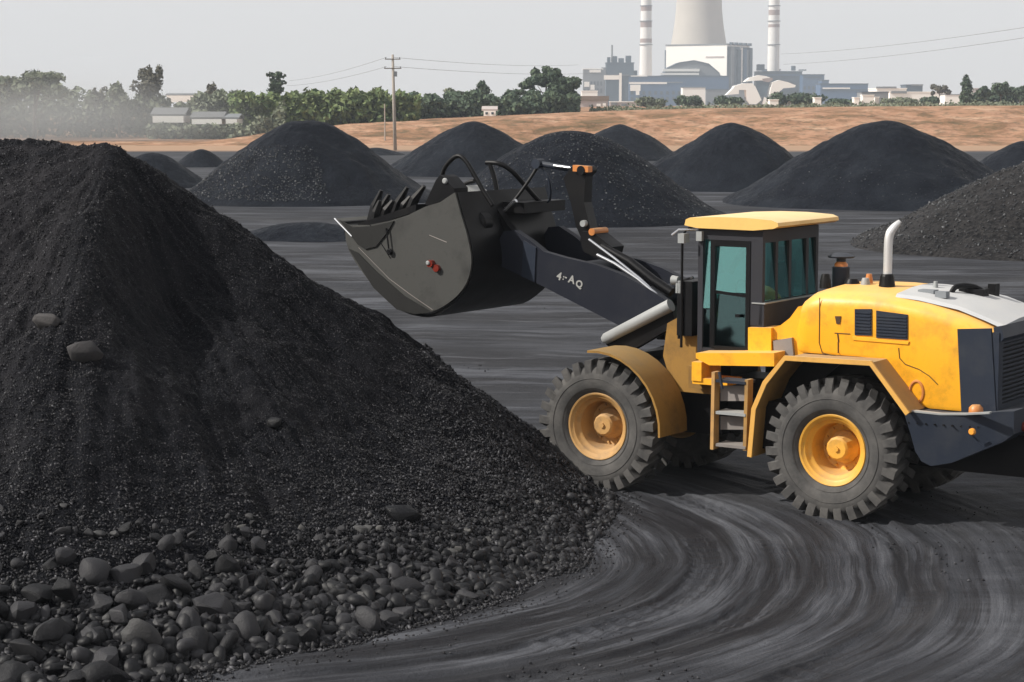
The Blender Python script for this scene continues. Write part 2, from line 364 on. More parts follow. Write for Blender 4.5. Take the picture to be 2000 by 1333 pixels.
# ---------------------------------------------------------------- ground
def axis(lo, hi, step, far_lo, far_hi, g=1.16):
    a = list(np.arange(lo, hi, step)); s = step; x = a[-1]
    while x < far_hi: s = s*g; x += s; a.append(x)
    b = []; s = step; x = lo
    while x > far_lo: s = s*g; x -= s; b.append(x)
    return np.array(b[::-1]+a)
def ground_h(X, Y):
    dx = X+3.5; dy = Y-22.8; r = np.hypot(dx, dy); th = np.arctan2(dy, dx)
    rw = r+.25*fbm(X*.2, Y*.2, 2, 1)
    ring = .6*fbm(rw*1.7, th*1.6, 2, 2)+.55*(1-2*np.abs(fbm(rw*3.4, th*2.2, 3, 3)))*.6
    yw = Y+.1*X+.5*fbm(X*.2, Y*.2, 2, 5)
    st = .6*fbm(X*.09, yw*1.2, 2, 6)+.5*(1-2*np.abs(fbm(X*.2, yw*2.4, 3, 7)))*.6
    k = np.maximum(sstep(8.6, 12.5, r), sstep(26.5, 30, Y))
    h = (ring*(1-k)+st*k)*.058
    # a pair of lugged wheel tracks curving along the rings
    for rc in (5.6, 6.45, 7.9):
        d = np.abs(r+.15*vnoise(th*2.2, th*0, 12)-rc); inside = 1-sstep(.16, .22, d)
        lug = np.sign(np.sin(th*rc*24))*.5+.5
        h = h-inside*(1-k)*(.030-.018*lug*sstep(.3, .6, vnoise(th*5, r*2, 9)*.5+.5))
        h = h+np.exp(-((d-.26)/.06)**2)*.015*(1-k)
    h = h+.008*fbm(X*6, Y*6, 3, 8)+.02*fbm(X*.7, Y*.7, 2, 10)
    return h*(1-sstep(60, 120, Y))
gx = axis(-4.6, 7.2, .034, -1800, 1800); gy = axis(16.6, 28.5, .034, -60, 4000, 1.08)
GX, GY = np.meshgrid(gx, gy, indexing='ij'); GZ = ground_h(GX, GY)
gm = np_mesh('ground', np.stack([GX.ravel(), GY.ravel(), GZ.ravel()], 1), grid_faces(len(gx), len(gy)), M['ground'], True)
tag(link('ground', gm), kind='structure')

# bare earth bank behind the piles
HB = [(-900, .3), (-40, .3), (-23.5, 2.3), (-5, 3.2), (9.3, 3.85), (28.5, 4.42), (71, 4.86), (900, 5.0)]
def bank_h(x): return np.interp(x, [a for a, b in HB], [b for a, b in HB])
bx = np.concatenate([np.arange(-900, -100, 20), np.arange(-100, 110, .6), np.arange(110, 900, 20)])
by = np.concatenate([np.arange(248, 292, .5), np.arange(292, 330, 3), np.arange(330, 900, 30)])
BX, BY = np.meshgrid(bx, by, indexing='ij')
kk = sstep(252, 286, BY+3*fbm(BX*.05, BY*0, 3, 20)); BZ = bank_h(BX)*(kk*.75+.25*sstep(262, 270, BY+2*fbm(BX*.08, BY*0, 2, 21)))
BZ += .9*fbm(BX*.16, BY*.3, 5, 22)*np.minimum(1, bank_h(BX)/2)*(4*kk*(1-kk)+.12)-.25*(1-sstep(249, 256, BY)); BZ -= 5.5*sstep(700, 880, BY)
tag(link('earth_bank', np_mesh('earth_bank', np.stack([BX.ravel(), BY.ravel(), BZ.ravel()], 1), grid_faces(len(bx), len(by)), M['earth'], True)), kind='structure')

# ---------------------------------------------------------------- rocks (templates)
def rock(sub, amp, seed, flat=.7, cuts=0):                     # a boulder: sphere cut by planes and bent
    bm = bmesh.new(); bmesh.ops.create_icosphere(bm, subdivisions=sub, radius=1)
    r = random.Random(seed); sx, sy, sz = r.uniform(.8, 1.25), r.uniform(.65, 1.0), r.uniform(.5, flat)
    offs = [(Vector((r.uniform(-1, 1), r.uniform(-1, 1), r.uniform(-1, 1))).normalized(), r.uniform(.55, .85)) for _ in range(cuts)]
    for v in bm.verts:
        p = v.co.copy()
        for n, d in offs:
            e = p.dot(n)-d
            if e > 0: p -= n*e*.9
        q = p*1.0; k = 1+amp*(math.sin(q.x*3.1+seed)+math.sin(q.y*3.7+seed*2)+math.sin(q.z*2.9+seed*3))*.33
        v.co = Vector((p.x*sx, p.y*sy, p.z*sz))*k
    V = np.array([v.co[:] for v in bm.verts]); F = np.array([[v.index for v in f.verts] for f in bm.faces]); bm.free(); return V, F
def hull(seed, n=16, sz=.7, bev=.06):                            # an angular broken piece
    r = random.Random(seed); bm = bmesh.new()
    for _ in range(n):
        v = Vector((r.gauss(0, 1), r.gauss(0, 1), r.gauss(0, 1))).normalized()*r.uniform(.8, 1.05); bm.verts.new((v.x, v.y*.8, v.z*sz))
    res = bmesh.ops.convex_hull(bm, input=bm.verts); bmesh.ops.delete(bm, geom=[v for v in bm.verts if not v.link_faces], context='VERTS')
    bmesh.ops.dissolve_limit(bm, angle_limit=rad(14), verts=bm.verts, edges=bm.edges)
    if bev: bmesh.ops.bevel(bm, geom=bm.edges[:], offset=bev, segments=1, affect='EDGES', clamp_overlap=True)
    bmesh.ops.triangulate(bm, faces=bm.faces); bm.verts.index_update()
    V = np.array([v.co[:] for v in bm.verts]); F = np.array([[v.index for v in f.verts] for f in bm.faces]); bm.free(); return V, F
def octa(seed):
    r = np.random.default_rng(seed); V = np.array([(1,0,0),(0,1,0),(-1,0,0),(0,-1,0),(0,0,1),(0,0,-1)], float)
    V = V*r.uniform(.5, 1.2, (6, 1))+r.uniform(-.25, .25, (6, 3)); V[:, 2] *= .75
    return V, np.array([(0,1,4),(1,2,4),(2,3,4),(3,0,4),(1,0,5),(2,1,5),(3,2,5),(0,3,5)])
def rotmats(n, tilt=.6):
    a = rng.uniform(0, 2*np.pi, n); b = rng.normal(0, tilt, n); c = rng.normal(0, tilt, n)
    ca, sa, cb, sb, cc, sc = np.cos(a), np.sin(a), np.cos(b), np.sin(b), np.cos(c), np.sin(c); o = np.zeros(n); i = np.ones(n)
    Rz = np.stack([ca,-sa,o,sa,ca,o,o,o,i], 1).reshape(n,3,3); Rx = np.stack([i,o,o,o,cb,-sb,o,sb,cb], 1).reshape(n,3,3); Ry = np.stack([cc,o,sc,o,i,o,-sc,o,cc], 1).reshape(n,3,3)
    return Rx@Ry@Rz
def scatter_mesh(name, temps, pos, size, mat, tilt=.6):
    n = len(pos); R = rotmats(n, tilt); which = rng.integers(0, len(temps), n); VV = []; FF = []; base = 0
    for t, (V, F) in enumerate(temps):
        idx = np.where(which == t)[0]
        if not len(idx): continue
        v = np.einsum('nij,vj->nvi', R[idx], V)*size[idx][:, None, None]+pos[idx][:, None, :]
        f = F[None]+(base+np.arange(len(idx))*len(V))[:, None, None]
        VV.append(v.reshape(-1, 3)); FF.append(f.reshape(-1, 3)); base += len(idx)*len(V)
    return np_mesh(name, np.concatenate(VV), np.concatenate(FF), mat)

# ---------------------------------------------------------------- the big coal pile in front
P1 = np.array([-5.0, 26.0]); P2 = np.array([-10.5, 26.6]); H1 = 4.50
RB = ([-3.2, 0, .35, .75, 1.01, 1.19, 1.33, 1.6, 3.2], [6.2, 6.15, 6.3, 6.95, 7.45, 8.05, 8.65, 9.2, 9.2])
def pile_t(X, Y):
    dx = X-P1[0]; dy = Y-P1[1]; phi = np.arctan2(-dy, dx)
    left = X < P1[0]
    sy = np.where(left, Y-(P1[1]+(X-P1[0])*(P2[1]-P1[1])/(P2[0]-P1[0])), dy); sx = np.where(left, 0, dx)
    d = np.hypot(sx, sy); R = np.interp(phi, RB[0], RB[1]); R = np.where(left & (sy > 0), 6.3, R)
    return d, R, phi
def pile_h(X, Y):
    d, R, phi = pile_t(X, Y); wob = .16*fbm(X*.9, Y*.9, 3, 30)
    t = (d+wob*np.clip(d, 0, 1))/R
    soft = .10; q = 1-t; q = q-soft*.35*np.exp(-(t/soft)**1.5)
    z = H1*q; mid = np.clip(4*t*(1-t), 0, 1)
    # slumps and chutes running downhill
    z = z+mid*(.22*fbm(X*.45+3, Y*.45, 3, 31)+.12*fbm(phi*7+X*.3, d*.35, 4, 32)+.07*fbm(phi*22, d*.6, 3, 33)+.035*fbm(phi*60, d*1.6, 3, 43))
    # a spur that leaves the summit towards the yard and the hollow beside it
    ln = Y-P1[1]+1.45*(X-P1[0]); hol = np.exp(-((X+4.15)/.55)**2-((Y-24.5)/1.3)**2); z = z-.50*np.sin(np.pi*np.clip(t, 0, 1))*sstep(-.05, .55, phi)*(1-.6*sstep(1.0, 1.6, phi))-.42*hol+.16*np.exp(-((X+4.9)/.40)**2-((Y-23.9)/1.3)**2)
    z = z+.15*np.exp(-(d/1.1)**2)+.10*sstep(-5.0, -6.6, X)*np.exp(-(d/1.6)**2)
    z = z+.050*fbm(X*5, Y*5, 4, 34)+.026*fbm(X*14, Y*14, 2, 35)+.05*fbm(X*2, Y*2, 3, 37)*np.clip(1.2-t, 0, 1)
    return z
px_ = np.arange(-10.5, 2.0, .034); py_ = np.concatenate([np.arange(16.4, 27.6, .034), np.arange(27.7, 33.5, .12)])
PX, PY = np.meshgrid(px_, py_, indexing='ij'); PZ = pile_h(PX, PY)
d_, R_, ph_ = pile_t(PX, PY)
tone = np.clip(.5+1.2*fbm(ph_*9, d_*.5, 4, 36), 0, 1)*sstep(-3.9, -6.2, PX)*sstep(20, 23, PY)*.9+np.clip(fbm(PX*.8, PY*.8, 4, 38)*.8, 0, .5)  # sunlit streaks painted into the upper left flank, plus random pale patches
keep = (PZ.ravel() > -.06)
pm = np_mesh('coal_pile', np.stack([PX.ravel(), PY.ravel(), PZ.ravel()], 1), grid_faces(len(px_), len(py_), keep), M['coal'], True, tone.ravel())
pile = tag(link('coal_pile', pm), 'large black coal pile in the foreground with lumpy rubble along its foot', 'coal pile')
def surf(X, Y): return np.maximum(pile_h(X, Y), ground_h(X, Y))
def band(n, tmin, tmax, p0=.2, p1=1.75, pw=1.0):
    phi = rng.uniform(p0, p1, n); t = tmin+(tmax-tmin)*rng.random(n)**pw; R = np.interp(phi, RB[0], RB[1])
    edge = 1+.03*fbm(phi*6, phi*0, 3, 40)
    X = P1[0]+np.cos(phi)*R*t*edge; Y = P1[1]-np.sin(phi)*R*t*edge
    return X, Y, phi, t
T3 = [rock(3, .22, s, 1.0, 8) for s in range(8)]+[hull(s+80, 15, .75, .09) for s in range(7)]; T2 = [rock(2, .2, s+20, .85, 3) for s in range(4)]+[hull(s+120, 12, .75, .05) for s in range(6)]; T1 = [hull(s+90, 9, .75, 0) for s in range(9)]; T0 = [octa(s) for s in range(8)]
lump_me = [np_mesh('coal_lump', V, F, M['lump'], True) for V, F in T3]
pale_me = [np_mesh('coal_lump', V, F, M['lump_pale'], True) for V, F in T3[:3]]
for me in lump_me+pale_me: me.set_sharp_from_angle(angle=rad(30))
placed = []; tries = 0
while len(placed) < 300 and tries < 30000:
    tries += 1
    phi = random.uniform(.35, 1.5)**.8*1.25 if random.random() < .8 else random.uniform(.3, 1.8); f = min(1, max(0, (phi-.60)/.66)); inner = .90-.14*f
    t = random.uniform(inner, 1.012) if random.random() < .9 else random.uniform(inner-.06, inner)
    R = float(np.interp(phi, RB[0], RB[1])); x = P1[0]+math.cos(phi)*R*t; y = P1[1]-math.sin(phi)*R*t
    if phi > math.pi/2: x = P1[0]-random.uniform(0, 1.6); y = P1[1]-9.2*t
    s = (.035+.115*f*((t-inner+.03)/.16))*random.uniform(.65, 1.35)
    s = min(s, .175)
    if all((x-a)**2+(y-b)**2 > (.74*(s+c))**2 for a, b, c in placed): placed.append((x, y, s))
LX = np.array(placed); LZ = surf(LX[:, 0], LX[:, 1])
for i, (x, y, s) in enumerate(placed):
    me = random.choice(pale_me) if random.random() < .07 else random.choice(lump_me)
    o = bpy.data.objects.new('coal_lump', me); C.objects.link(o); o.parent = pile
    o.location = (x, y, LZ[i]+s*random.uniform(.2, .55)); o.scale = (s*1.15, s*1.05, s*1.1)
    o.rotation_euler = (random.gauss(0, .45), random.gauss(0, .45), random.uniform(0, 6.28))
X, Y, phi, t = band(5200, .83, 1.01, .35, 1.85, .8); f = np.clip((phi-.35)/.8, 0, 1); sz = (.018+.052*f*np.clip((t-.80)/.16, .2, 1))*(.5+1.5*rng.random(len(X))**2.2)
o = link('coal_lumps', scatter_mesh('coal_lumps', T2, np.stack([X, Y, surf(X, Y)+sz*.4], 1), sz, M['lump']), parent=pile); tag(o, kind='stuff')
# middling lumps and grains: too many to count, joined
X, Y, phi, t = band(11000, .80, 1.025, .05, 1.9, .75); f = np.clip((phi-.2)/1.0, 0, 1)
sz = (.014+.036*f*np.clip((t-.78)/.2, .15, 1))*rng.uniform(.6, 1.6, len(X))
Z = surf(X, Y)+sz*.35
o = link('coal_rubble', scatter_mesh('coal_rubble', T1, np.stack([X, Y, Z], 1), sz, M['grain']), parent=pile); tag(o, kind='stuff')
n = 95000
X, Y, phi, t = band(n, .06, 1.04, -.3, 1.95, .6); sz = (.007+.013*np.clip((t-.55)/.4, 0, 1))*rng.uniform(.6, 1.7, n)
Z = surf(X, Y)+sz*.3
o = link('coal_grains', scatter_mesh('coal_grains', T0, np.stack([X, Y, Z], 1), sz, M['grain']), parent=pile); tag(o, kind='stuff')
X = rng.uniform(-9.0, -4.4, 34000); Y = rng.uniform(16.8, 27.0, 34000); sz = rng.uniform(.006, .018, 34000); Z = surf(X, Y)+sz*.3
o = link('coal_grains', scatter_mesh('coal_grains', T0, np.stack([X, Y, Z], 1), sz, M['grain']), parent=pile); tag(o, kind='stuff')
# stray bits along the edge, on the yard
X, Y, phi, t = band(2500, 1.0, 1.09, 0, 1.7, 2.2); sz = rng.uniform(.006, .022, len(X)); X = X+rng.normal(0, .05, len(X))
o = link('coal_crumbs', scatter_mesh('coal_crumbs', T1, np.stack([X, Y, ground_h(X, Y)+sz*.3], 1), sz, M['grain'])); tag(o, 'small black coal crumbs strewn on the yard along the foot of the big pile', 'coal crumbs', kind='stuff')
X = rng.uniform(-.1, 1.35, 420); Y = rng.uniform(22.0, 27.0, 420); d9, R9, p9 = pile_t(X, Y); kk_ = (d9/R9 > .93) & (d9/R9 < 1.03); X = X[kk_]; Y = Y[kk_]; sz = rng.uniform(.025, .075, len(X))
o = link('coal_lumps', scatter_mesh('coal_lumps', T2, np.stack([X, Y, surf(X, Y)+sz*.4], 1), sz, M['lump']), parent=pile); tag(o, kind='stuff')
# loose rubble round the front wheel
X = rng.uniform(-1.2, 1.1, 3500); Y = 26.6+rng.random(3500)**1.6*2.6; keep2 = X < 1.0-.5*(Y-26.6); X = X[keep2]; Y = Y[keep2]
sz = rng.uniform(.012, .05, len(X)); o = link('coal_rubble', scatter_mesh('coal_rubble', T1, np.stack([X, Y, surf(X, Y)+sz*.35], 1), sz, M['grain'])); tag(o, 'black coal rubble scattered on the ground behind the front wheel', 'coal rubble', kind='stuff')

M['slab'] = lump_mat('black_slab', (.004, .0045, .006), (.009, .009, .011), .35)
def slab(label, u, v, D, sx, sy, sz, rz, tilt, seed, cat='coal slab', mat='slab'):
    V, F = hull(seed+200, 20, .8, .05); me = np_mesh('coal_slab', V, F, M[mat], False)
    o = link('coal_slab', me); p = px(u, v, D)
    # slide along the view ray until it lies on the slope
    for k in range(400):
        DD = 18+k*.025; q = px(u, v, DD)
        if q.z < float(surf(np.array([q.x]), np.array([q.y]))[0])+sz*.3: break
    o.location = q; o.scale = (sx, sy, sz); o.rotation_euler = (tilt[0], tilt[1], rz); return tag(o, label, cat)
slab('long flat black coal slab with a pale upper edge lying low on the big pile', 783, 1006, 22, .25, .16, .15, .15, (.35, .15), 3)
slab('small pointed coal slab sticking out halfway down the big pile', 532, 828, 22, .14, .10, .10, -.4, (.3, -.3), 5)
slab('wide low dark coal slab at the foot of the big pile beside the tracks', 950, 1135, 21, .27, .16, .08, -.2, (.2, .1), 9)
slab('grey dusty boulder set high in the left flank of the big pile', 165, 690, 24, .21, .20, .24, .3, (.5, .3), 11, 'boulder', 'lump_dusty')
slab('grey dusty stone on the left flank above the dusty boulder', 90, 628, 24, .18, .13, .15, -.3, (.4, .1), 14, 'stone', 'lump_dusty')

# ---------------------------------------------------------------- the other piles
def cone(label, u, D, R, H, mat, seed, rx=1.0, soft=.2, group=None, n=96, skew=0):
    X0 = (u-1000)/4000*D; th = np.linspace(0, 2*np.pi, n*2, endpoint=False); q = np.linspace(0, 1.16, n)
    TH, Q = np.meshgrid(th, q, indexing='ij'); ed = 1+.07*fbm(np.cos(TH)*1.5+seed, np.sin(TH)*1.5, 3, seed)
    x = np.cos(TH)*Q*R*ed*rx; y = np.sin(TH)*Q*R*ed
    h = 1-np.sqrt(Q*Q+soft*soft)+soft*soft*.5*Q+.035*np.exp(-((Q-1)/.09)**2)
    h = h*(1+.10*skew*np.cos(TH)*Q)
    z = H*h/(1-soft)+H*(.10*fbm(x*.35+seed, y*.35, 3, seed+1)+.012*fbm(np.cos(TH)*9, np.sin(TH)*9+Q*3, 3, seed+2)*np.clip(Q*3-.8, 0, 1)+.015*fbm(x*3, y*3, 3, seed+3))*np.clip(4*Q*(1.05-Q), 0, 1)+.01*fbm(x*5, y*5, 2, seed)
    n1, n2 = x.shape; idx = np.arange(n1*n2).reshape(n1, n2); a = idx; b = np.roll(idx, -1, 0)
    F = np.stack([a[:, :-1].ravel(), a[:, 1:].ravel(), b[:, 1:].ravel(), b[:, :-1].ravel()], 1)
    tone = np.clip(.25+1.3*fbm(x*.9+seed, y*.9, 4, seed+5)+.5*fbm(np.cos(TH)*8, np.sin(TH)*8+Q, 3, seed+6)*np.clip(Q*2, 0, 1), 0, 1)
    me = np_mesh('coal_pile', np.stack([x.ravel(), y.ravel(), z.ravel()], 1), F, M[mat], True, tone.ravel())
    o = link('coal_pile', me); o.location = (X0, D, 0); return tag(o, label, 'coal pile', group or 'coal piles across the yard')
def grains(o, R, H, n, s0, s1, a0, a1, t0, t1, seed):
    r = np.random.default_rng(seed); th = r.uniform(a0, a1, n); q = t0+(t1-t0)*r.random(n)**.7
    x = np.cos(th)*q*R; y = np.sin(th)*q*R; z = H*(1-q)*1.0; sz = r.uniform(s0, s1, n)
    dg = bpy.context.evaluated_depsgraph_get() if False else None
    from mathutils.bvhtree import BVHTree
    me = o.data; V = [v.co for v in me.vertices]; bv = BVHTree.FromPolygons(V, [p.vertices[:] for p in me.polygons])
    P = []
    for i in range(n):
        h = bv.ray_cast(Vector((x[i], y[i], 20)), Vector((0, 0, -1)))
        P.append((x[i], y[i], (h[0].z if h[0] else 0)+sz[i]*.25))
    g = link('coal_grains', scatter_mesh('coal_grains', T1, np.array(P), sz, M['fleck']), parent=o); tag(g, kind='stuff')
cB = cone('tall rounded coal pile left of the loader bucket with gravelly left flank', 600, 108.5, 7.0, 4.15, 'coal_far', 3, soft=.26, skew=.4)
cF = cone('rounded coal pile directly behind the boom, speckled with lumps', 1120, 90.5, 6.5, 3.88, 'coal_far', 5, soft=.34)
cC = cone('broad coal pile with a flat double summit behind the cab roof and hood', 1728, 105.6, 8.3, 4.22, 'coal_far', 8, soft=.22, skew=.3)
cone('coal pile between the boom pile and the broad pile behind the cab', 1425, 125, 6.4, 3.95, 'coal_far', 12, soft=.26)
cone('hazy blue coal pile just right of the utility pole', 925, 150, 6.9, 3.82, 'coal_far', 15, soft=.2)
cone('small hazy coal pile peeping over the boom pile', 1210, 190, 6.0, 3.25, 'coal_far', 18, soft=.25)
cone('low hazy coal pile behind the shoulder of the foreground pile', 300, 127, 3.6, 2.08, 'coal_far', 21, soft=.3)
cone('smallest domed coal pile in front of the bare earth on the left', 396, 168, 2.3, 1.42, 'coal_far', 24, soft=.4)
cI = cone('gravelly brown grey coal pile cut off by the right edge behind the hood', 2165, 73.7, 9.3, 3.6, 'coal_far_gravel', 27, soft=.3)
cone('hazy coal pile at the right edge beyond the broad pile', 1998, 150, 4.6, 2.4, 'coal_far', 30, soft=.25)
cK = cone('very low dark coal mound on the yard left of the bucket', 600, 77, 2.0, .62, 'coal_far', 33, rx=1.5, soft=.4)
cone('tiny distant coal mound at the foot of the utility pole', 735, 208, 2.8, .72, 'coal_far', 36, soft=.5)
grains(cB, 7.0, 4.1, 1500, .025, .080, rad(200), rad(285), .45, 1.02, 1)
grains(cF, 6.5, 3.8, 1300, .02, .065, rad(190), rad(350), .1, 1.02, 2)
grains(cI, 9.5, 3.7, 2600, .025, .075, rad(150), rad(300), .1, 1.02, 3)
grains(cC, 7.3, 4.1, 300, .02, .06, rad(190), rad(350), .6, 1.03, 4)
# crumbs on the yard
X = rng.uniform(-3, 8, 16000); Y = 17+43*rng.random(16000)**1.7; kk_ = fbm(X*.5, Y*.3, 3, 60) > .12; X = X[kk_]; Y = Y[kk_]; sz = .004+.020*rng.random(len(X))**3
tag(link('loose_grit', scatter_mesh('loose_grit', T0, np.stack([X, Y, ground_h(X, Y)+sz*.3], 1), sz, M['grain'])), 'loose coal grit lying about the yard surface', 'grit', kind='stuff')
# ---------------------------------------------------------------- the wheel loader (local x = forward, y = its left side, z = up)
L = empty('wheel_loader', (4.666, 25.543, 0), rad(146))
tag(L, 'yellow wheel loader with raised dark grey boom and bucket standing beside the big coal pile', 'wheel loader')
def make_wheel(rimmat):
    wh = empty('wheel')
    bm = bmesh.new()
    prof = [(.43,.255),(.46,.30),(.52,.335),(.60,.350),(.68,.350),(.735,.335),(.775,.30),(.795,.24),(.80,.12),(.80,0)]
    prof = prof+[(r, -y) for r, y in prof[-2::-1]]
    lathe_y(bm, prof, 72)
    N = 27
    for s in (1, -1):
        for i in range(N):
            a0 = 2*math.pi*(i+(.5 if s < 0 else 0))/N; wd = .150
            def P(r, y, da): a = a0+da; return (r*math.cos(a), s*y, r*math.sin(a))
            secs = [(.755,.354,.645,.0),(.868,.335,.73,.012),(.872,.20,.77,-.055),(.872,.03,.77,-.13)]   # r top, y, r base, shift
            rings = []
            for rt, y, rb, sh in secs:
                w_ = wd*(.5 if y > .1 else .42)
                rings.append([bm.verts.new(P(rb, y if rt > .8 else y-.02, sh-w_*1.0)), bm.verts.new(P(rt, y, sh-w_*.80)), bm.verts.new(P(rt, y, sh+w_*.80)), bm.verts.new(P(rb, y if rt > .8 else y-.02, sh+w_*1.0))])
            for a, b in zip(rings, rings[1:]):
                for k in range(4): bm.faces.new((a[k], a[(k+1) % 4], b[(k+1) % 4], b[k]))
            bm.faces.new(rings[0]); bm.faces.new(rings[-1][::-1])
    # raised lettering ring and bead line on the sidewall
    for r0 in (.50, .635):
        for s in (1, -1): lathe_y(bm, [(r0-.006, s*(.325 if r0 < .6 else .347)), (r0, s*(.333 if r0 < .6 else .358)), (r0+.006, s*(.337 if r0 < .6 else .351))], 72)
    finish(bm, 'tyre', M['tyre'], wh, 0, rad(35))
    bm = bmesh.new()
    lathe_y(bm, [(.445,.225),(.450,.272),(.435,.292),(.415,.285),(.398,.262),(.375,.250),(.362,.22),(.350,.20),(.335,.19),(.320,.17),(.305,.0),(.285,-.08),(.17,-.11),(.0,-.11)], 64)
    lathe_y(bm, [(.445,-.225),(.450,-.272),(.42,-.285),(.36,-.20),(.30,-.15),(0,-.15)], 48)
    finish(bm, 'rim', rimmat, wh, 0, rad(30))
    bm = bmesh.new()
    lathe_y(bm, [(.21,-.11),(.205,-.04),(.185,-.02),(.155,.06),(.145,.13),(.12,.155),(0,.158)], 12)
    for i in range(12):
        a = 2*math.pi*i/12; c = Vector((.255*math.cos(a), 0, .255*math.sin(a))); btube(bm, [c+Vector((0,-.10,0)), c+Vector((0,-.05,0))], .017, 6)
    btube(bm, [(0,.15,0),(0,.18,0)], .035, 6)
    finish(bm, 'hub', rimmat, wh, 0, rad(25))
    return wh
w0 = make_wheel(M['rim']); w1 = make_wheel(M['rim_dusty'])
for i, (src, x, y, a) in enumerate(((w0, .05, 1.07, .1), (w0, .05, -1.07, .5), (w1, 3.38, 1.07, .9), (w1, 3.38, -1.07, .3))):
    o = src if i in (0, 2) else copy_tree(src); o.parent = L; o.location = (x, y, .85)
    o.rotation_euler = (0, a, 0 if y > 0 else math.pi)
# chassis
bm = bmesh.new()
bbox(bm, -1.75, 1.35, -.52, .52, .62, 1.45); bbox(bm, -1.1, .7, -.62, .62, 1.4, 1.9); bbox(bm, 1.3, 2.1, -.30, .30, .75, 1.5)
btube(bm, [(.05,-.8,.85),(.05,.8,.85)], .20, 16); btube(bm, [(.05,-.35,.85),(.05,.35,.85)], .33, 16)
bbox(bm, .7, 1.3, .5, 1.15, .75, 1.35); bbox(bm, .8, 1.9, -1.15, -.5, .75, 1.6)
finish(bm, 'rear_frame', M['black'], L, .015)
bm = bmesh.new()
bprism(bm, [(2.0,.75),(4.1,.7),(4.2,1.1),(3.5,1.7),(2.9,1.8),(2.1,1.6)], -.5, .5)
btube(bm, [(3.38,-.8,.85),(3.38,.8,.85)], .2, 16); btube(bm, [(3.38,-.35,.85),(3.38,.35,.85)], .34, 16)
bbox(bm, 1.95, 2.5, -.38, .38, 1.5, 2.2)
finish(bm, 'front_frame', M['black'], L, .015)
bm = bmesh.new(); bprism(bm, [(2.02,1.30),(2.62,1.30),(2.78,1.75),(2.72,2.18),(2.50,2.30),(2.36,2.22),(2.18,1.85)], .42, .70)
bprism(bm, [(2.02,1.30),(2.62,1.30),(2.78,1.75),(2.72,2.18),(2.50,2.30),(2.36,2.22),(2.18,1.85)], -.70, -.42)
finish(bm, 'loader_tower', M['dull_yellow'], L, .012)
box('tower_bracket', 2.06, 2.26, .70, .95, 1.40, 1.68, M['dull_yellow'], L, .01)
# hood, built from cross sections
secs = [(.76,2.40,1.98),(.70,2.60,1.96),(.58,2.69,1.96),(.40,2.74,1.96),(-.10,2.745,1.96),(-.42,2.73,1.95),(-.46,2.725,1.93),(-.93,2.66,1.42),(-1.02,2.64,1.40),(-1.38,2.55,1.40),(-1.60,2.47,1.40),(-1.76,2.40,1.40)]
def hood_section(x, zt, zb, hw=.95):
    return [(x, hw-.02, zb), (x, hw, zb+.04), (x, hw, zt-.20), (x, hw-.012, zt-.13), (x, hw-.05, zt-.065), (x, hw-.12, zt-.02), (x, hw-.24, zt+.005), (x, .3, zt+.035), (x, 0, zt+.04)]
bm = bmesh.new(); rings = []
for x, zt, zb in secs:
    hw = .95-(.06 if x > .72 else .015 if x > .65 else 0)
    h = hood_section(x, zt, zb, hw); h = h+[(a, -b, c) for a, b, c in h[-2::-1]]; rings.append([bm.verts.new(p) for p in h])
for a, b in zip(rings, rings[1:]):
    for k in range(len(a)-1): bm.faces.new((a[k], a[k+1], b[k+1], b[k]))
    bm.faces.new((a[-1], a[0], b[0], b[-1]))
bm.faces.new(rings[0]); bm.faces.new(rings[-1][::-1])
finish(bm, 'hood', M['yellow'], L, 0, rad(32))
Y = .952
def inset(name, pts, mat, parent=L, depth=.012, y=Y):          # thin plate standing proud of the hood side
    return prism(name, pts, y-.03, y+depth, mat, parent, .004)
def opx(u, v, y):                                              # where the photo's pixel meets the loader's plane at lateral y
    d = Vector(((u-1000)/4000, math.cos(PITCH)-(v-666.5)/4000*math.sin(PITCH), -math.sin(PITCH)-(v-666.5)/4000*math.cos(PITCH)))
    fw = Vector((math.cos(rad(146)), math.sin(rad(146)), 0)); lt = Vector((-fw.y, fw.x, 0)); O = Vector((4.666, 25.543, 0)); c0 = Vector((0, 0, 5))
    t = ((O+lt*y-c0).dot(lt))/d.dot(lt); P = c0+d*t-O; return (P.dot(fw), P.z)
def q(y, *p): return [opx(u, v, y) for u, v in p]
for pts in (((1670,604),(1703,604),(1703,656),(1670,655)), ((1712,607),(1773,615),(1773,664),(1712,660))):
    vo = inset('hood_vent', q(Y, *pts), M['slate'])
    P = q(Y, *pts); x0, x1 = P[1][0]+.01, P[0][0]-.01; za = min(P[2][1], P[3][1])+.02; zb = min(P[0][1], P[1][1])-.02
    bm = bmesh.new()
    for k in range(7): z = za+(zb-za)*(k+.5)/7; bbox(bm, x0, x1, Y+.008, Y+.022, z-.008, z+.008)
    finish(bm, 'louvre', M['slate'], vo)
vt = inset('side_panel_rear', q(Y, (1870,643),(1936,642),(1946,812),(1878,808)), M['slate'], depth=.006)
prism('hood_moulding', q(Y, (1665,658),(1776,667),(1774,673),(1666,664)), Y-.01, Y+.014, M['yellow'], L, .004)
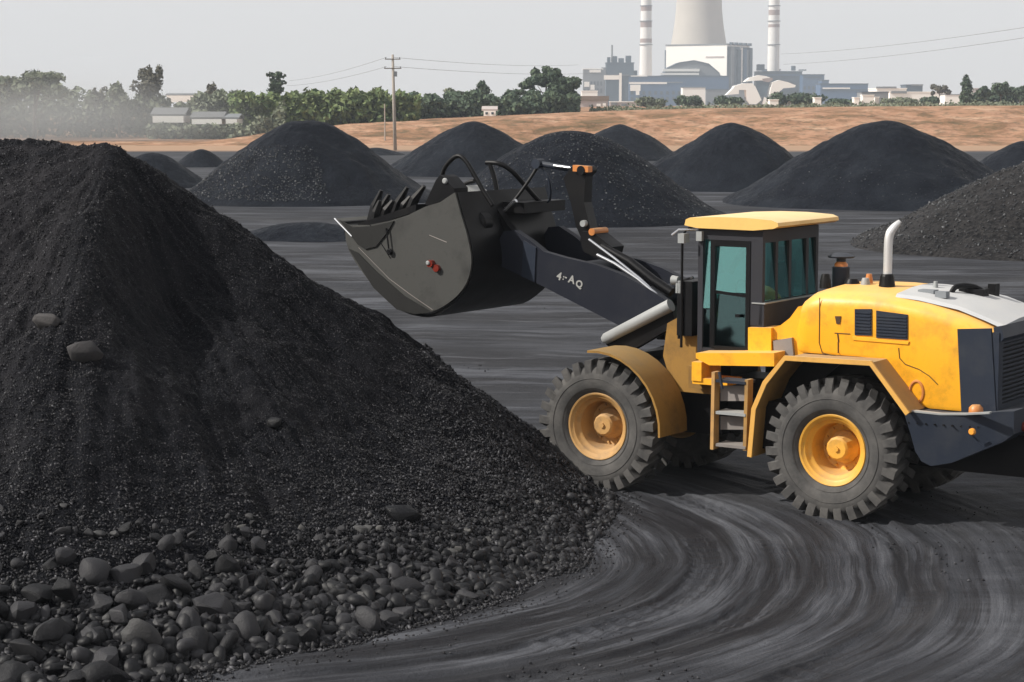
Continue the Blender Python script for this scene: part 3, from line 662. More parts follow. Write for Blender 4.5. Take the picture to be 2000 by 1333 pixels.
# seams, handle marks and the round filler ring
def seam(pts, name='panel_seam', r=.006, y=Y+.001): return tube(name, [(a, y, b) for a, b in q(y, *pts)], r, M['seam'], L, 6)
seam([(1601,582),(1600,670),(1606,690),(1632,696)]); seam([(1755,680),(1757,700),(1768,712),(1795,722),(1815,735),(1832,752)])
seam([(1637,668),(1637,690)], 'panel_seam', .008); seam([(1630,651),(1660,653)]); seam([(1636,652),(1638,668)], r=.009)
inset('hood_latch', q(Y, (1631,618),(1643,618),(1641,633),(1634,633)), M['seam'], depth=.008)
bm = bmesh.new(); c = opx(1790, 766, Y); n = 28
ring = [(c[0]+.085*math.cos(2*math.pi*k/n), Y, c[1]+.13*math.sin(2*math.pi*k/n)) for k in range(n+1)]; btube(bm, ring, .018, 6); finish(bm, 'filler_ring', M['orange'], L, 0, rad(50))
# rear: bezel, grille, light plate on top
bm = bmesh.new()
for y0, y1 in ((.80,.945),(-.945,-.80)): bbox(bm, -1.86, -1.77, y0, y1, 1.42, 2.36)
bbox(bm, -1.86, -1.77, -.80, .80, 2.22, 2.36); bbox(bm, -1.86, -1.77, -.80, .80, 1.42, 1.50)
finish(bm, 'grille_bezel', M['slate'], L, .01)
gr = box('radiator_grille', -1.80, -1.765, -.80, .80, 1.50, 2.22, M['black'], L)
s0 = box('grille_slat', -1.845, -1.805, -.79, .79, -.012, .012, M['slate'], gr); s0.location = (0, 0, 1.53)
for k in range(1, 14): o = s0.copy(); C.objects.link(o); o.location = (0, 0, 1.53+k*.051)
bm = bmesh.new()                                              # light grey rear deck, crowned, falling to the back with a slate lip
prs = [(-.50,2.745),(-.80,2.72),(-1.30,2.635),(-1.62,2.53),(-1.86,2.44)]
rr = []
for x, z in prs:
    ys = [.82,.78,.3,0,-.3,-.78,-.82]; zs = [-.045,-.005,.040,.050,.040,-.005,-.045]
    rr.append([bm.verts.new((x, y, z+dz)) for y, dz in zip(ys, zs)])
for a, b in zip(rr, rr[1:]):
    for k in range(6): bm.faces.new((a[k], a[k+1], b[k+1], b[k]))
base = [[bm.verts.new((v.co.x, v.co.y, v.co.z-.06)) for v in r] for r in (rr[0], rr[-1])]
bm.faces.new(rr[0]+base[0][::-1]); bm.faces.new(rr[-1]+base[1][::-1])
finish(bm, 'rear_deck', M['hoodplate'], L, 0, rad(35))
prism('deck_lip', [(-1.78,2.42),(-1.87,2.44),(-1.91,2.30),(-1.87,2.25),(-1.80,2.30)], -.93, .93, M['slate'], L, .012)
# counterweight
cw = [(-.84,1.395),(-.93,1.15),(-1.00,.93),(-1.08,.82),(-1.20,.775),(-1.46,.84),(-1.98,1.10),(-2.10,1.20),(-2.10,1.47),(-1.95,1.455),(-1.6,1.41),(-1.3,1.385)]
bm = bmesh.new(); bprism(bm, cw, -1.30, 1.30)
for v in bm.verts:                                            # taper the tail towards the centre line
    if v.co.x < -1.9: v.co.y *= .80
    elif v.co.x < -1.5: v.co.y *= .985
finish(bm, 'counterweight', M['slate'], L, .025, rad(30), 2)
for k in range(9):                                            # bolts along the counterweight and side panel
    a = opx(1775+k*17, 826+k*1.2, 1.3); tube('bolt', [(a[0], 1.29, a[1]), (a[0], 1.312, a[1])], .012, M['black'], L, 6)
box('tow_frame', -2.2, -1.2, -.6, .6, .62, 1.12, M['black'], L, .02)
prism('counterweight_edge', [(-.86,1.398),(-1.3,1.39),(-1.6,1.415),(-1.9,1.455),(-1.9,1.475),(-1.6,1.435),(-1.3,1.41),(-.86,1.418)], 1.22, 1.302, M['worn'], L)
def disc(name, x, y, z, r, mat, dep=.04, ax='y'):
    bm = bmesh.new(); d = {'y': (0, dep, 0), 'x': (dep, 0, 0), 'z': (0, 0, dep)}[ax]; btube(bm, [Vector((x, y, z)), Vector((x, y, z))+Vector(d)*.6, Vector((x, y, z))+Vector(d)], [r, r, r*.7], 16); return finish(bm, name, mat, L, 0, rad(40))
a = opx(1898, 844, 1.3); disc('side_reflector', a[0], 1.275, a[1], .042, M['amber'], .045)
a = opx(1937, 852, 1.28); box('marker_plate', a[0]-.02, a[0]+.045, 1.02, 1.08, a[1]-.05, a[1]+.04, M['worn'], L, .004)
disc('tail_light', -2.10, .72, 1.25, .06, M['red'], -.04, 'x'); disc('tail_light', -2.10, -.72, 1.25, .06, M['red'], -.04, 'x')
a = opx(1905, 800, 1.12); bm = bmesh.new(); btube(bm, [(a[0],1.1,a[1]-.07),(a[0],1.1,a[1]-.03),(a[0],1.1,a[1]+.02),(a[0],1.1,a[1]+.05)], [.085,.085,.08,.05], 16); finish(bm, 'rear_beacon', M['orange'], L, 0, rad(40))
# fenders
bm = bmesh.new(); bstrip(bm, [(-.95,1.40),(-.46,1.96),(.66,1.945),(.93,1.62),(1.08,1.28),(1.13,.68)], .80, 1.42, -.035)
rf = finish(bm, 'rear_fender', M['dusty_yellow'], L, .006)
bm = bmesh.new(); bstrip(bm, [(-.95,1.40),(-.46,1.96),(.66,1.945),(.93,1.62),(1.08,1.28),(1.13,.68)], -1.42, -.80, -.035); finish(bm, 'rear_fender', M['dusty_yellow'], L, .006)
bm = bmesh.new(); bstrip(bm, [(-.97,1.41),(-.475,1.985),(.67,1.97),(.955,1.63),(1.105,1.285),(1.155,.68)], 1.40, 1.435, -.06); finish(bm, 'fender_edge', M['tan'], L, .004)
prism('fender_inner_panel', [(-.92,1.38),(-.45,1.93),(.64,1.93),(.90,1.60),(1.05,1.28),(1.10,.72),(.7,.75),(.6,1.5),(.2,1.85),(-.3,1.8),(-.8,1.3)], .78, .81, M['black'], L)
arc = [(3.38+.98*math.cos(rad(t)), .85+1.0*math.sin(rad(t))) for t in range(83, 184, 10)]
for s in (1, -1):
    bm = bmesh.new(); bstrip(bm, arc, *((.72, 1.42) if s > 0 else (-1.42, -.72)), .03)
    finish(bm, 'front_fender', M['dull_yellow'], L, .005, rad(30))
# platform and the yellow side block
prism('platform', q(1.15, (1359,690),(1512,690),(1512,716),(1385,714),(1359,700)), .55, 1.15, M['yellow'], L, .012)
box('platform_bracket', 1.98, 2.12, .6, 1.12, 1.52, 1.76, M['yellow'], L, .01); box('platform_bracket', 1.62, 2.12, .7, 1.1, 1.48, 1.56, M['yellow'], L, .01)
prism('body_side_block', q(.86, (1461,640),(1506,641),(1506,698),(1461,696)), .5, .86, M['yellow'], L, .012)
prism('body_fairing', q(.84, (1505,641),(1522,636),(1540,622),(1556,600),(1600,590),(1600,700),(1545,700),(1545,662),(1507,665)), .35, .80, M['yellow'], L, .01)
prism('battery_box', q(.85, (1510,666),(1546,660),(1550,698),(1512,700)), .55, .85, M['step'], L, .01)
# cab
cz0, cz1 = 1.86, 3.44; cx0, cx1 = 1.30, 2.22; hw = .80
cab = empty('cab', (0, 0, 0), 0, L)
bm = bmesh.new()
for s in (1, -1):
    y0, y1 = (hw-.07, hw) if s > 0 else (-hw, -hw+.07)
    bbox(bm, cx1-.07, cx1, y0, y1, cz0, cz1)                   # A post
    bbox(bm, cx0, cx0+.17, y0, y1, 2.24, cz1)                  # B post, broad
    bbox(bm, cx0+.17, cx1-.07, y0+.004, y1-.004, 3.30, cz1-.003)
    bbox(bm, cx0+.17, cx1-.07, y0+.004, y1-.004, cz0, cz0+.05)
bbox(bm, cx0, cx0+.06, -.73, .73, 3.28, cz1-.004); bbox(bm, cx1-.06, cx1, -.73, .73, 3.30, cz1-.004)
for y in (.40, .02, -.48): bbox(bm, cx0+.003, cx0+.06, y-.035, y+.035, 2.50, 3.28)
bbox(bm, cx0-.02, cx1, -.80, .80, cz0-.06, cz0-.002)
finish(bm, 'cab_frame', M['cabgrey'], cab, .008)
prism('rear_lower_panel', [(cx0-.03,2.52),(cx0+.03,2.54),(cx0+.05,2.20),(cx0-.03,2.22)], -.78, .80, M['cabgrey'], cab, .01)
box('ledge_trim', cx0-.05, cx0+.14, -.75, .815, 2.515, 2.53, M['worn'], cab)
box('side_lower_panel', cx0+.0, cx0+.17, .60, .79, 2.02, 2.24, M['cabgrey'], cab)
def pane(name, a0, a1, c, z0, z1, mat, lean, axis='y'):       # a pane whose top leans inward
    dz = (z1-z0)*math.tan(rad(abs(lean)))*(1 if lean > 0 else -1); bm = bmesh.new(); P = []
    for t in (0, .008):
        for a, z, o in ((a0, z0, 0), (a1, z0, 0), (a1, z1, dz), (a0, z1, dz)): P.append(bm.verts.new((a, c-o-t, z) if axis == 'y' else (c+o+t, a, z)))
    for f in ((0,1,2,3), (7,6,5,4), (0,4,5,1), (1,5,6,2), (2,6,7,3), (3,7,4,0)): bm.faces.new([P[i] for i in f])
    return finish(bm, name, mat, cab)
pane('quarter_window', 2.04, 2.15, hw-.01, 2.42, 3.30, M['glass'], 4.5); pane('quarter_window_lower', 2.04, 2.15, hw-.015, 1.92, 2.40, M['glass_low'], 4.5)
door = box('door', 1.97, 2.035, hw-.05, hw+.012, 1.92, 3.30, M['black'], cab, .008)
bm = bmesh.new(); bbox(bm, 1.47, 1.53, hw-.05, hw+.010, 1.92, 3.30); bbox(bm, 1.53, 1.97, hw-.05, hw+.010, 3.22, 3.30); bbox(bm, 1.53, 1.97, hw-.05, hw+.010, 1.90, 1.95)
bprism(bm, [(1.53,2.62),(1.97,2.66),(1.97,2.62),(1.53,2.585)], hw-.03, hw+.006)
finish(bm, 'door_frame', M['black'], cab, .006)
pane('door_glass', 1.53, 1.97, hw-.005, 2.64, 3.22, M['glass'], 5); pane('door_glass_lower', 1.53, 1.97, hw-.005, 1.95, 2.61, M['glass_low'], 4.5)
box('door_handle', 1.60, 1.66, hw+.012, hw+.035, 2.33, 2.37, M['black'], cab, .006)
box('side_window', 1.50, 2.04, -hw+.02, -hw+.028, 2.45, 3.30, M['glass'], cab); box('side_wall', 1.47, 2.15, -hw, -hw+.03, 1.9, 2.45, M['cabgrey'], cab)
for y0, y1 in ((.435,.73),(.055,.365),(-.445,-.015),(-.73,-.515)): pane('rear_window', y0, y1, cx0-.004, 2.55, 3.28, M['glass'], 3.5, 'x')
box('windshield', cx1-.04, cx1-.032, -.73, .73, 2.2, 3.30, M['glass'], cab); box('cab_front_panel', cx1-.05, cx1-.01, -.73, .73, cz0, 2.2, M['black'], cab)
# cab interior
bm = bmesh.new(); bbox(bm, 1.42, 1.82, -.26, .26, 2.16, 2.32); bbox(bm, 1.40, 1.52, -.25, .25, 2.32, 3.00); bbox(bm, 1.40, 1.49, -.13, .13, 3.02, 3.20); bbox(bm, 1.45, 1.75, -.2, .2, 1.88, 2.16)
for v in bm.verts:
    if v.co.z > 2.5: v.co.x -= .05
finish(bm, 'seat', M['black'], cab, .03)
bm = bmesh.new(); bbox(bm, 1.5, 1.85, -.52, -.30, 1.9, 2.52); bbox(bm, 1.5, 1.85, .30, .42, 2.2, 2.48); finish(bm, 'console', M['black'], cab, .02)
bm = bmesh.new(); btube(bm, [(2.12,0,1.9),(1.98,0,2.52)], .05, 8); n = 20
btube(bm, [(1.96+.07*math.sin(2*math.pi*k/n), .2*math.cos(2*math.pi*k/n), 2.56+.17*math.sin(2*math.pi*k/n)) for k in range(n+1)], .016, 6); btube(bm, [(1.96,-.2,2.56),(1.96,.2,2.56)], .012, 6)
bbox(bm, 2.02, 2.16, -.35, .35, 2.2, 2.55); finish(bm, 'steering_wheel', M['black'], cab, 0, rad(50))
a = opx(1466, 470, .1); b = opx(1425, 532, .1); tube('diagonal_bar', [(a[0], .1, a[1]), (b[0], .1, b[1])], .05, M['black'], cab, 8)  # black diagonal bar added inside the cab, behind the door glass
# roof
bm = bmesh.new(); N_ = 8
pr = [(2.38,3.475),(2.36,3.55),(2.30,3.575),(1.9,3.595),(1.5,3.595),(1.14,3.575),(1.06,3.545),(1.05,3.50),(1.12,3.47),(1.4,3.44),(2.2,3.445)]
bprism(bm, pr, -.88, .88)
finish(bm, 'roof', M['cream'], cab, .03, rad(35), 2)
# front rail, mirrors and lamps by the cab
tube('handrail', [(2.42,.86,1.9),(2.42,.86,3.3),(2.38,.84,3.42),(2.30,.80,3.46)], .018, M['black'], L)
tube('handrail', [(2.50,.78,2.0),(2.50,.78,2.75),(2.30,.78,2.80)], .02, M['black'], L)
bm = bmesh.new(); bbox(bm, 2.34, 2.43, .82, .96, 3.25, 3.37); finish(bm, 'mirror', M['worn'], L, .015)
tube('mirror_bracket', [(2.25,.80,3.42),(2.44,.92,3.42),(2.50,1.0,3.35)], .014, M['steel'], L)
bm = bmesh.new(); bbox(bm, 2.14, 2.22, .80, .86, 3.28, 3.40); finish(bm, 'work_light', M['worn'], L, .01)
a = opx(1320, 548, .8); bm = bmesh.new(); btube(bm, [(a[0]-.04,.8,a[1]),(a[0]+.05,.8,a[1])], [.05,.065], 12); bbox(bm, a[0]-.09, a[0]-.02, .76, .84, a[1]-.16, a[1]-.0); finish(bm, 'work_light', M['worn'], L, 0, rad(40))
bm = bmesh.new(); bbox(bm, 2.28, 2.5, .40, .84, 2.05, 2.75); finish(bm, 'valve_block', M['black'], L, .03)
# ladder
lad = empty('ladder', (0, 0, 0), 0, L)
for a, b in (((1394,727),(1391,878)), ((1459,742),(1455,880))):
    p0 = opx(*a, 1.34); p1 = opx(*b, 1.34); bm = bmesh.new(); bprism(bm, [(p0[0]+.02,p0[1]),(p0[0]-.025,p0[1]),(p1[0]-.025,p1[1]),(p1[0]+.02,p1[1])], 1.22, 1.36); finish(bm, 'rail', M['dusty_yellow'] if a[0] > 1400 else M['rim_dusty'], lad, .004)
for v0, v1, m in ((755,785,'step'),(815,841,'step')):
    p = q(1.30, (1402,v0),(1456,v0),(1456,v1),(1402,v1)); prism('step_back', p, 1.20, 1.23, M[m], lad)
for v0, m in ((803,'worn'),(866,'step'),(741,'slate')):
    p = opx(1400, v0, 1.34); p2 = opx(1458, v0, 1.34); box('step', p2[0], p[0], 1.10, 1.37, p[1]-.035, p[1], M[m], lad, .006)
tube('grab_handle', [(opx(1405,727,1.36)[0],1.36,opx(1405,727,1.36)[1]),(opx(1412,760,1.36)[0],1.38,opx(1412,760,1.36)[1])], .02, M['slate'], L)
# things on the hood
bm = bmesh.new(); btube(bm, curve_pts([(-.16,.3,2.70),(-.165,.3,3.05),(-.17,.3,3.35),(-.20,.28,3.47),(-.28,.22,3.58)], 5), [.054]*15+[.051,.048,.044,.038,.032,.025], 16); finish(bm, 'exhaust_pipe', M['chrome'], L, 0, rad(50))
bm = bmesh.new(); btube(bm, [(-.16,.3,2.66),(-.16,.3,2.72),(-.16,.3,2.90),(-.16,.3,2.93)], [.11,.11,.085,.075], 14); bbox(bm, -.26, -.08, .22, .42, 2.68, 2.76); finish(bm, 'exhaust_base', M['black'], L, .008)
bm = bmesh.new(); btube(bm, [(.60,0,2.7),(.60,0,2.96),(.60,0,2.98),(.60,0,3.08)], [.11,.11,.06,.06], 14); btube(bm, [(.60,0,3.08),(.60,0,3.10),(.60,0,3.14)], [.16,.17,.08], 16); finish(bm, 'air_intake', M['slate'], L, 0, rad(40))
disc('intake_clamp', .60, .0, 2.95, .085, M['orange'], .08, 'z')
for (u, v, yy, hh, rr_, mm) in ((1697,565,.1,.16,.05,'orange'),(1690,570,.25,.12,.06,'worn'),(1827,572,.1,.17,.035,'worn'),(1664,560,.2,.10,.10,'black'),(1612,566,.4,.16,.07,'black')):
    p = opx(u, v, yy); zb = 2.74 if u < 1800 else 2.68; bm = bmesh.new(); btube(bm, [(p[0],yy,zb-.02),(p[0],yy,zb+hh*.5),(p[0],yy,zb+hh)], [rr_*1.1,rr_,rr_*.7], 10); finish(bm, 'hood_fitting', M[mm], L, 0, rad(40))
bm = bmesh.new(); btube(bm, curve_pts([(-.95,.2,2.70),(-1.0,.15,2.80),(-1.15,.0,2.80),(-1.28,-.1,2.72)], 4), .035, 8); bbox(bm, -1.30, -.98, -.16, .02, 2.68, 2.77); finish(bm, 'deck_handle', M['black'], L, .01)
for (x0, x1, y0, y1) in ((-.86,-.66,.36,.52),(-1.06,-.92,.50,.62)): box('deck_cap', x0, x1, y0, y1, 2.70, 2.775, M['bgrey'], L, .015)
p = opx(1940, 575, -.4); bm = bmesh.new(); bbox(bm, p[0]-.05, p[0]+.05, -.48, -.34, p[1]-.16, p[1]+.13); bbox(bm, p[0]+.03, p[0]+.10, -.44, -.36, p[1]-.02, p[1]+.08); finish(bm, 'rear_work_light', M['black'], L, .012)

# boom
ARM = q(.62, (984,452),(1005,450),(1035,470),(1062,492),(1100,503),(1165,518),(1210,535),(1255,558),(1302,588),(1304,600),(1262,618),(1217,640),(1150,606),(1035,547),(968,516),(968,480))
for y0, y1 in ((.50,.62),(-.62,-.50)):
    prism('boom_arm', ARM, y0, y1, M['arm'], L, .014)
p = q(.62, (1024,470),(1048,484),(1045,552),(1020,540)); prism('boom_joint_plate', p, .618, .640, M['slate'], L, .004)
c = opx(1240, 585, .56)
tube('cross_tube', [(4.35,-.5,2.72),(4.35,.5,2.72)], .16, M['arm'], L, 20); tube('cross_tube', [(c[0],-.5,c[1]),(c[0],.5,c[1])], .14, M['arm'], L, 20)
e0 = opx(1250, 560, .62); e1 = opx(1165, 520, .62)
for s in (.575,):                                              # bright worn strip along the upper edge of the near arm
    pts = q(s, (1166,498),(1200,515),(1245,545),(1278,572),(1304,597)); tube('arm_edge_pipe', [(a, s, b) for a, b in pts], .022, M['steel'], L)
    pts = q(s-.12, (1150,468),(1200,505),(1250,545),(1290,582)); tube('arm_edge_pipe', [(a, s-.12, b) for a, b in pts], .018, M['steel'], L)
pts = q(.2, (1175,480),(1230,512),(1275,548),(1312,572)); bm = bmesh.new(); btube(bm, [(a, .2, b) for a, b in pts], [.04,.065,.07,.065], 12); finish(bm, 'tilt_cylinder', M['black'], L, 0, rad(50))
bm = bmesh.new(); t0 = q(0.0, (1120,330),(1158,333),(1150,345),(1148,395),(1160,445),(1172,465),(1145,470),(1132,440),(1122,395),(1108,348)); bprism(bm, t0, -.10, .10); bellcrank = finish(bm, 'bellcrank', M['black'], L, .02)
bm = bmesh.new(); bprism(bm, q(.16, (1136,452),(1160,455),(1195,483),(1188,512),(1165,505),(1140,492),(1133,470)), -.16, .16); finish(bm, 'bellcrank_mount', M['black'], L, .03)
p = opx(1137, 333, .12); tube('pivot_pin', [(p[0],-.16,p[1]),(p[0],.16,p[1])], .062, M['black'], L, 16)
bm = bmesh.new(); a0 = opx(1120, 330, .13); a1 = opx(1150, 334, .13); bprism(bm, [(a0[0],a0[1]-.035),(a0[0],a0[1]+.05),(a1[0],a1[1]+.06),(a1[0],a1[1]-.02)], .04, .15); finish(bm, 'link_head', M['orange'], L, .015)
p = opx(1160, 453, .12); tube('pivot_pin', [(p[0],-.18,p[1]),(p[0],.18,p[1])], .05, M['orange'], L, 14)
p = opx(1140, 437, .14); tube('grease_fitting', [(p[0],.0,p[1]),(p[0],.17,p[1])], .045, M['worn'], L, 10)
pa, pb = opx(1052, 320, .0), opx(1118, 331, .0); bm = bmesh.new(); btube(bm, [(pa[0],0,pa[1]),(pb[0],0,pb[1])], .042, 10); btube(bm, [(pa[0],-.08,pa[1]),(pa[0],.08,pa[1])], .07, 12); finish(bm, 'bucket_link', M['slate'], L, 0, rad(50))
pb2 = opx(1082, 327, .05); tube('link_rod', [(pb2[0],.05,pb2[1]+.02),(pb[0],.05,pb[1]+.02)], .020, M['steel'], L, 8)
# lift ram under the arm
p0, p1 = opx(1180, 664, .70), opx(1312, 596, .70)
for s in (1, -1):
    bm = bmesh.new(); btube(bm, [(p0[0],s*.72,p0[1]),(p0[0]-.04,s*.72,p0[1]+.02),(p1[0],s*.72,p1[1])], [.05,.075,.085], 14); lc = finish(bm, 'lift_cylinder', M['worn'], L, 0, rad(50))
    bm = bmesh.new(); z = -.08; bprism(bm, [(p0[0]-.02,p0[1]-.06),(p1[0],p1[1]-.02),(p1[0]-.05,p1[1]-.26),(p0[0]-.45,p0[1]-.10),(p0[0]-.1,p0[1]-.11)], s*.62-.07, s*.62+.07); finish(bm, 'lift_bracket', M['black'], L, .015)

# bucket
bk = empty('bucket', (0, 0, 0), 0, L); BW = 1.08; yc = .22; ya, yb = yc+BW, yc-BW
prof = q(1.30, (668,432),(684,490),(732,560),(778,603),(812,617),(850,618),(890,590),(915,556),(925,515),(918,465),(905,420),(893,376))
prof = [tuple(v) for v in curve_pts(prof, 3)]
bm = bmesh.new()
n = len(prof); cen = Vector((6.35, 3.1)); inn = [tuple(Vector(p)+(cen-Vector(p)).normalized()*.045) for p in prof]
bprism(bm, list(prof)+inn[::-1], yb, ya); finish(bm, 'bucket_shell', M['black'], bk, 0, rad(35))
side = q(1.30, (676,440),(684,490),(732,560),(778,603),(812,612),(848,608),(886,586),(913,554),(923,513),(916,465),(903,420),(891,376),(862,395),(833,404),(800,420),(762,432),(722,440))
side = [tuple(v) for v in curve_pts(side[:12], 3)]+side[12:]
for y0, y1 in ((ya, ya+.03), (yb-.03, yb)): prism('side_plate', side, y0, y1, M['bucket'], bk, .006)
# heel wear plate: darker lower facet on the near side, and worn cutting edge
hp = q(1.335, (682,486),(730,562),(776,605),(810,614),(845,610),(790,578),(735,530),(700,494)); prism('heel_plate', hp, ya+.031, ya+.048, M['bucket_dark'], bk, .004)
fp = q(1.335, (664,430),(690,444),(728,442),(770,432),(757,455),(735,482),(715,487),(700,478),(682,452)); prism('corner_plate', fp, ya+.031, ya+.052, M['bucket_dark'], bk, .004)
ed = q(1.3, (657,427),(668,432),(706,474),(700,476)); prism('cutting_edge', ed, yb-.02, ya+.03, M['bucket'], bk, .004)
ee = q(1.3, (656,427),(690,462)); tube('worn_edge', [(ee[0][0], ya+.03, ee[0][1]), (ee[1][0], ya+.03, ee[1][1])], .014, M['steel'], bk, 6)
seampts = q(1.35, (700,484),(760,545),(800,575),(845,606)); tube('weld_line', [(a, ya+.045, b) for a, b in seampts], .005, M['step'], bk, 6)
for (u0, v0, u1, v1, y) in ((722,432,745,372,.95),(736,430,760,380,.75),(745,428,768,392,1.1),(764,424,796,366,.85),(782,416,802,384,.95),(794,412,829,364,1.05),(730,436,742,392,1.15)):
    a = opx(u0, v0, y); b = opx(u1, v1, y); bm = bmesh.new(); btube(bm, [(a[0],y,a[1]-.12),((a[0]+b[0])/2,y+.01,(a[1]+b[1])/2),(b[0],y,b[1])], [.075,.065,.028], 6); finish(bm, 'tooth', M['black'], bk, .0)
bm = bmesh.new(); bprism(bm, q(1.0, (722,436),(836,398),(836,412),(730,446)), .7, 1.28); finish(bm, 'tooth_bar', M['black'], bk, .01)
bm = bmesh.new(); bprism(bm, q(1.2, (836,400),(858,352),(866,342),(873,346),(893,368),(893,378),(868,392),(848,402)), .95, 1.28); finish(bm, 'hinge_plate', M['black'], bk, .012)
a = opx(868, 354, 1.3); disc('hinge_pin', a[0], 1.28, a[1], .04, M['worn'], .03)
a = opx(760, 492, 1.37); tube('chain_tag', [(opx(756,446,1.35)[0], 1.37, opx(756,446,1.35)[1]), (a[0], 1.37, a[1])], .012, M['black'], bk, 6); disc('tag_ring', a[0], 1.355, a[1], .045, M['black'], .03)
a = opx(847, 518, 1.34); bm = bmesh.new(); btube(bm, [(a[0]+.03,1.33,a[1]+.02),(a[0]+.03,1.40,a[1]+.02)], .05, 12); btube(bm, [(a[0]-.06,1.33,a[1]-.04),(a[0]-.06,1.38,a[1]-.04)], .05, 12); finish(bm, 'bucket_lamp', M['red'], bk, 0, rad(40))
disc('lamp_lens', a[0]+.05, 1.40, a[1]+.03, .030, M['worn'], .02)
a0, a1 = opx(838, 460, 1.34), opx(872, 474, 1.34); box_ = tube('scratch_rib', [(a0[0], ya+.032, a0[1]), (a1[0], ya+.032, a1[1])], .006, M['step'], bk, 6)
seam2 = q(1.34, (722,440),(745,478),(762,505)); tube('weld_line', [(a, ya+.032, b) for a, b in seam2], .007, M['black'], bk, 6)
# back of the bucket: hinges, coupler plates, round cover, far corner
bm = bmesh.new(); bprism(bm, q(.55, (898,372),(925,366),(955,392),(985,440),(1010,468),(992,520),(960,530),(925,520),(905,450)), .34, .48); bprism(bm, q(-.55, (898,372),(925,366),(955,392),(985,440),(1010,468),(992,520),(960,530),(925,520),(905,450)), -.62, -.48); finish(bm, 'bucket_hinge', M['black'], bk, .02)
a = opx(930, 436, .9); bm = bmesh.new(); btube(bm, [(a[0],.72,a[1]),(a[0],.9,a[1]),(a[0],.94,a[1])], [.16,.16,.10], 20); finish(bm, 'round_cover', M['black'], bk, 0, rad(40))
a = opx(935, 497, .7); prism('hinge_stop', q(.7, (922,478),(952,482),(960,512),(948,512),(926,500)), .6, .7, M['step'], bk, .008)
box('coupler_beam', *sorted((opx(985,408,-.3)[0], opx(1070,388,-.3)[0])), -.75, .3, opx(1030,404,-.3)[1]-.06, opx(1030,404,-.3)[1]+.09, M['black'], bk, .02)
bm = bmesh.new(); bprism(bm, q(-.9, (1040,400),(1064,392),(1062,440),(1058,476),(1034,470)), -1.0, -.86); finish(bm, 'far_corner_plate', M['arm'], bk, .01)
p = q(.6, (902,366),(920,362),(955,388),(950,398)); prism('upper_link_cover', p, .4, .75, M['worn'], bk, .012)
# steel hoops and hoses above the bucket
def hoop(pts, y, r=.032, mat='black', par=bk): 
    yy = y if isinstance(y, (list, tuple)) else [y]*len(pts); return tube('guard_hoop', curve_pts([(opx(u, v, k)[0], k, opx(u, v, k)[1]) for (u, v), k in zip(pts, yy)], 6), r, M[mat], par, 8)
hoop([(862,352),(868,330),(882,312),(897,305),(912,318),(928,345),(945,375),(962,402)], .9)
hoop([(866,348),(880,358),(893,368)], .9, .02); hoop([(893,372),(912,358),(926,354)], .6, .03)
hoop([(956,318),(966,350),(972,385),(978,420)], .3, .034); hoop([(950,318),(975,320),(1000,335),(1025,362),(1045,385),(1062,402)], [.3,.3,.2,0,-.2,-.3], .034)
hoop([(1052,322),(1035,350),(1010,385),(985,412)], [0,.1,.2,.3], .024); hoop([(1056,325),(1072,350),(1075,385),(1070,395)], [0,0,-.1,-.2], .018, 'slate')
hoop([(985,412),(998,400),(1008,392)], .3, .03, 'steel')
# lettering on the boom arm
def letter(t, u, v, size, rot):
    cu = bpy.data.curves.new('letter', 'FONT'); cu.body = t; cu.size = size; cu.extrude = .003; cu.offset = .004
    o = bpy.data.objects.new('letter', cu); C.objects.link(o); bpy.context.view_layer.update()
    me = bpy.data.meshes.new_from_object(o); bpy.data.objects.remove(o); a = opx(u, v, .622)
    me.transform(Matrix(((-1,0,0,0),(0,0,-1,0),(0,1,0,0),(0,0,0,1)))); me.transform(Matrix.Rotation(rot, 4, 'Y'))
    for k in range(len(me.vertices)): me.vertices[k].co += Vector((a[0], .627, a[1]))
    me.materials.clear(); return link('letter', me, M['white'], L)
for t, u, v, s in (('4', 1087, 545, .145), (':', 1099, 546, .10), ('-', 1103, 545, .10), ('A', 1110, 551, .145), ('Q', 1124, 559, .13)): letter(t, u, v, s, rad(-14))

# ---------------------------------------------------------------- trees
def leaves(blobs, n, s, seed, mat, name='crown', parent=None, shell=.55):
    r = np.random.default_rng(seed); B = np.array(blobs, float); vol = B[:, 3]*B[:, 4]*B[:, 5]; idx = r.choice(len(B), n, p=vol**.75/(vol**.75).sum())
    d = r.normal(size=(n, 3)); d /= np.linalg.norm(d, axis=1)[:, None]; q_ = (shell+(1-shell)*r.random(n))**.8*(1+.12*r.normal(size=n))
    p = B[idx, :3]+d*q_[:, None]*B[idx, 3:6]
    nrm = d+r.normal(size=(n, 3))*.7; nrm /= np.linalg.norm(nrm, axis=1)[:, None]
    t = np.cross(nrm, r.normal(size=(n, 3))); t /= np.linalg.norm(t, axis=1)[:, None]; b = np.cross(nrm, t); k = s*r.uniform(.5, 1.3, n)[:, None]
    V = np.stack([p-t*k-b*k*.45, p+t*k*.3-b*k*.6, p+t*k+b*k*.4, p-t*k*.2+b*k*.6], 1).reshape(-1, 3)
    return link(name, np_mesh(name, V, np.arange(4*n).reshape(-1, 4), M[mat]), parent=parent)
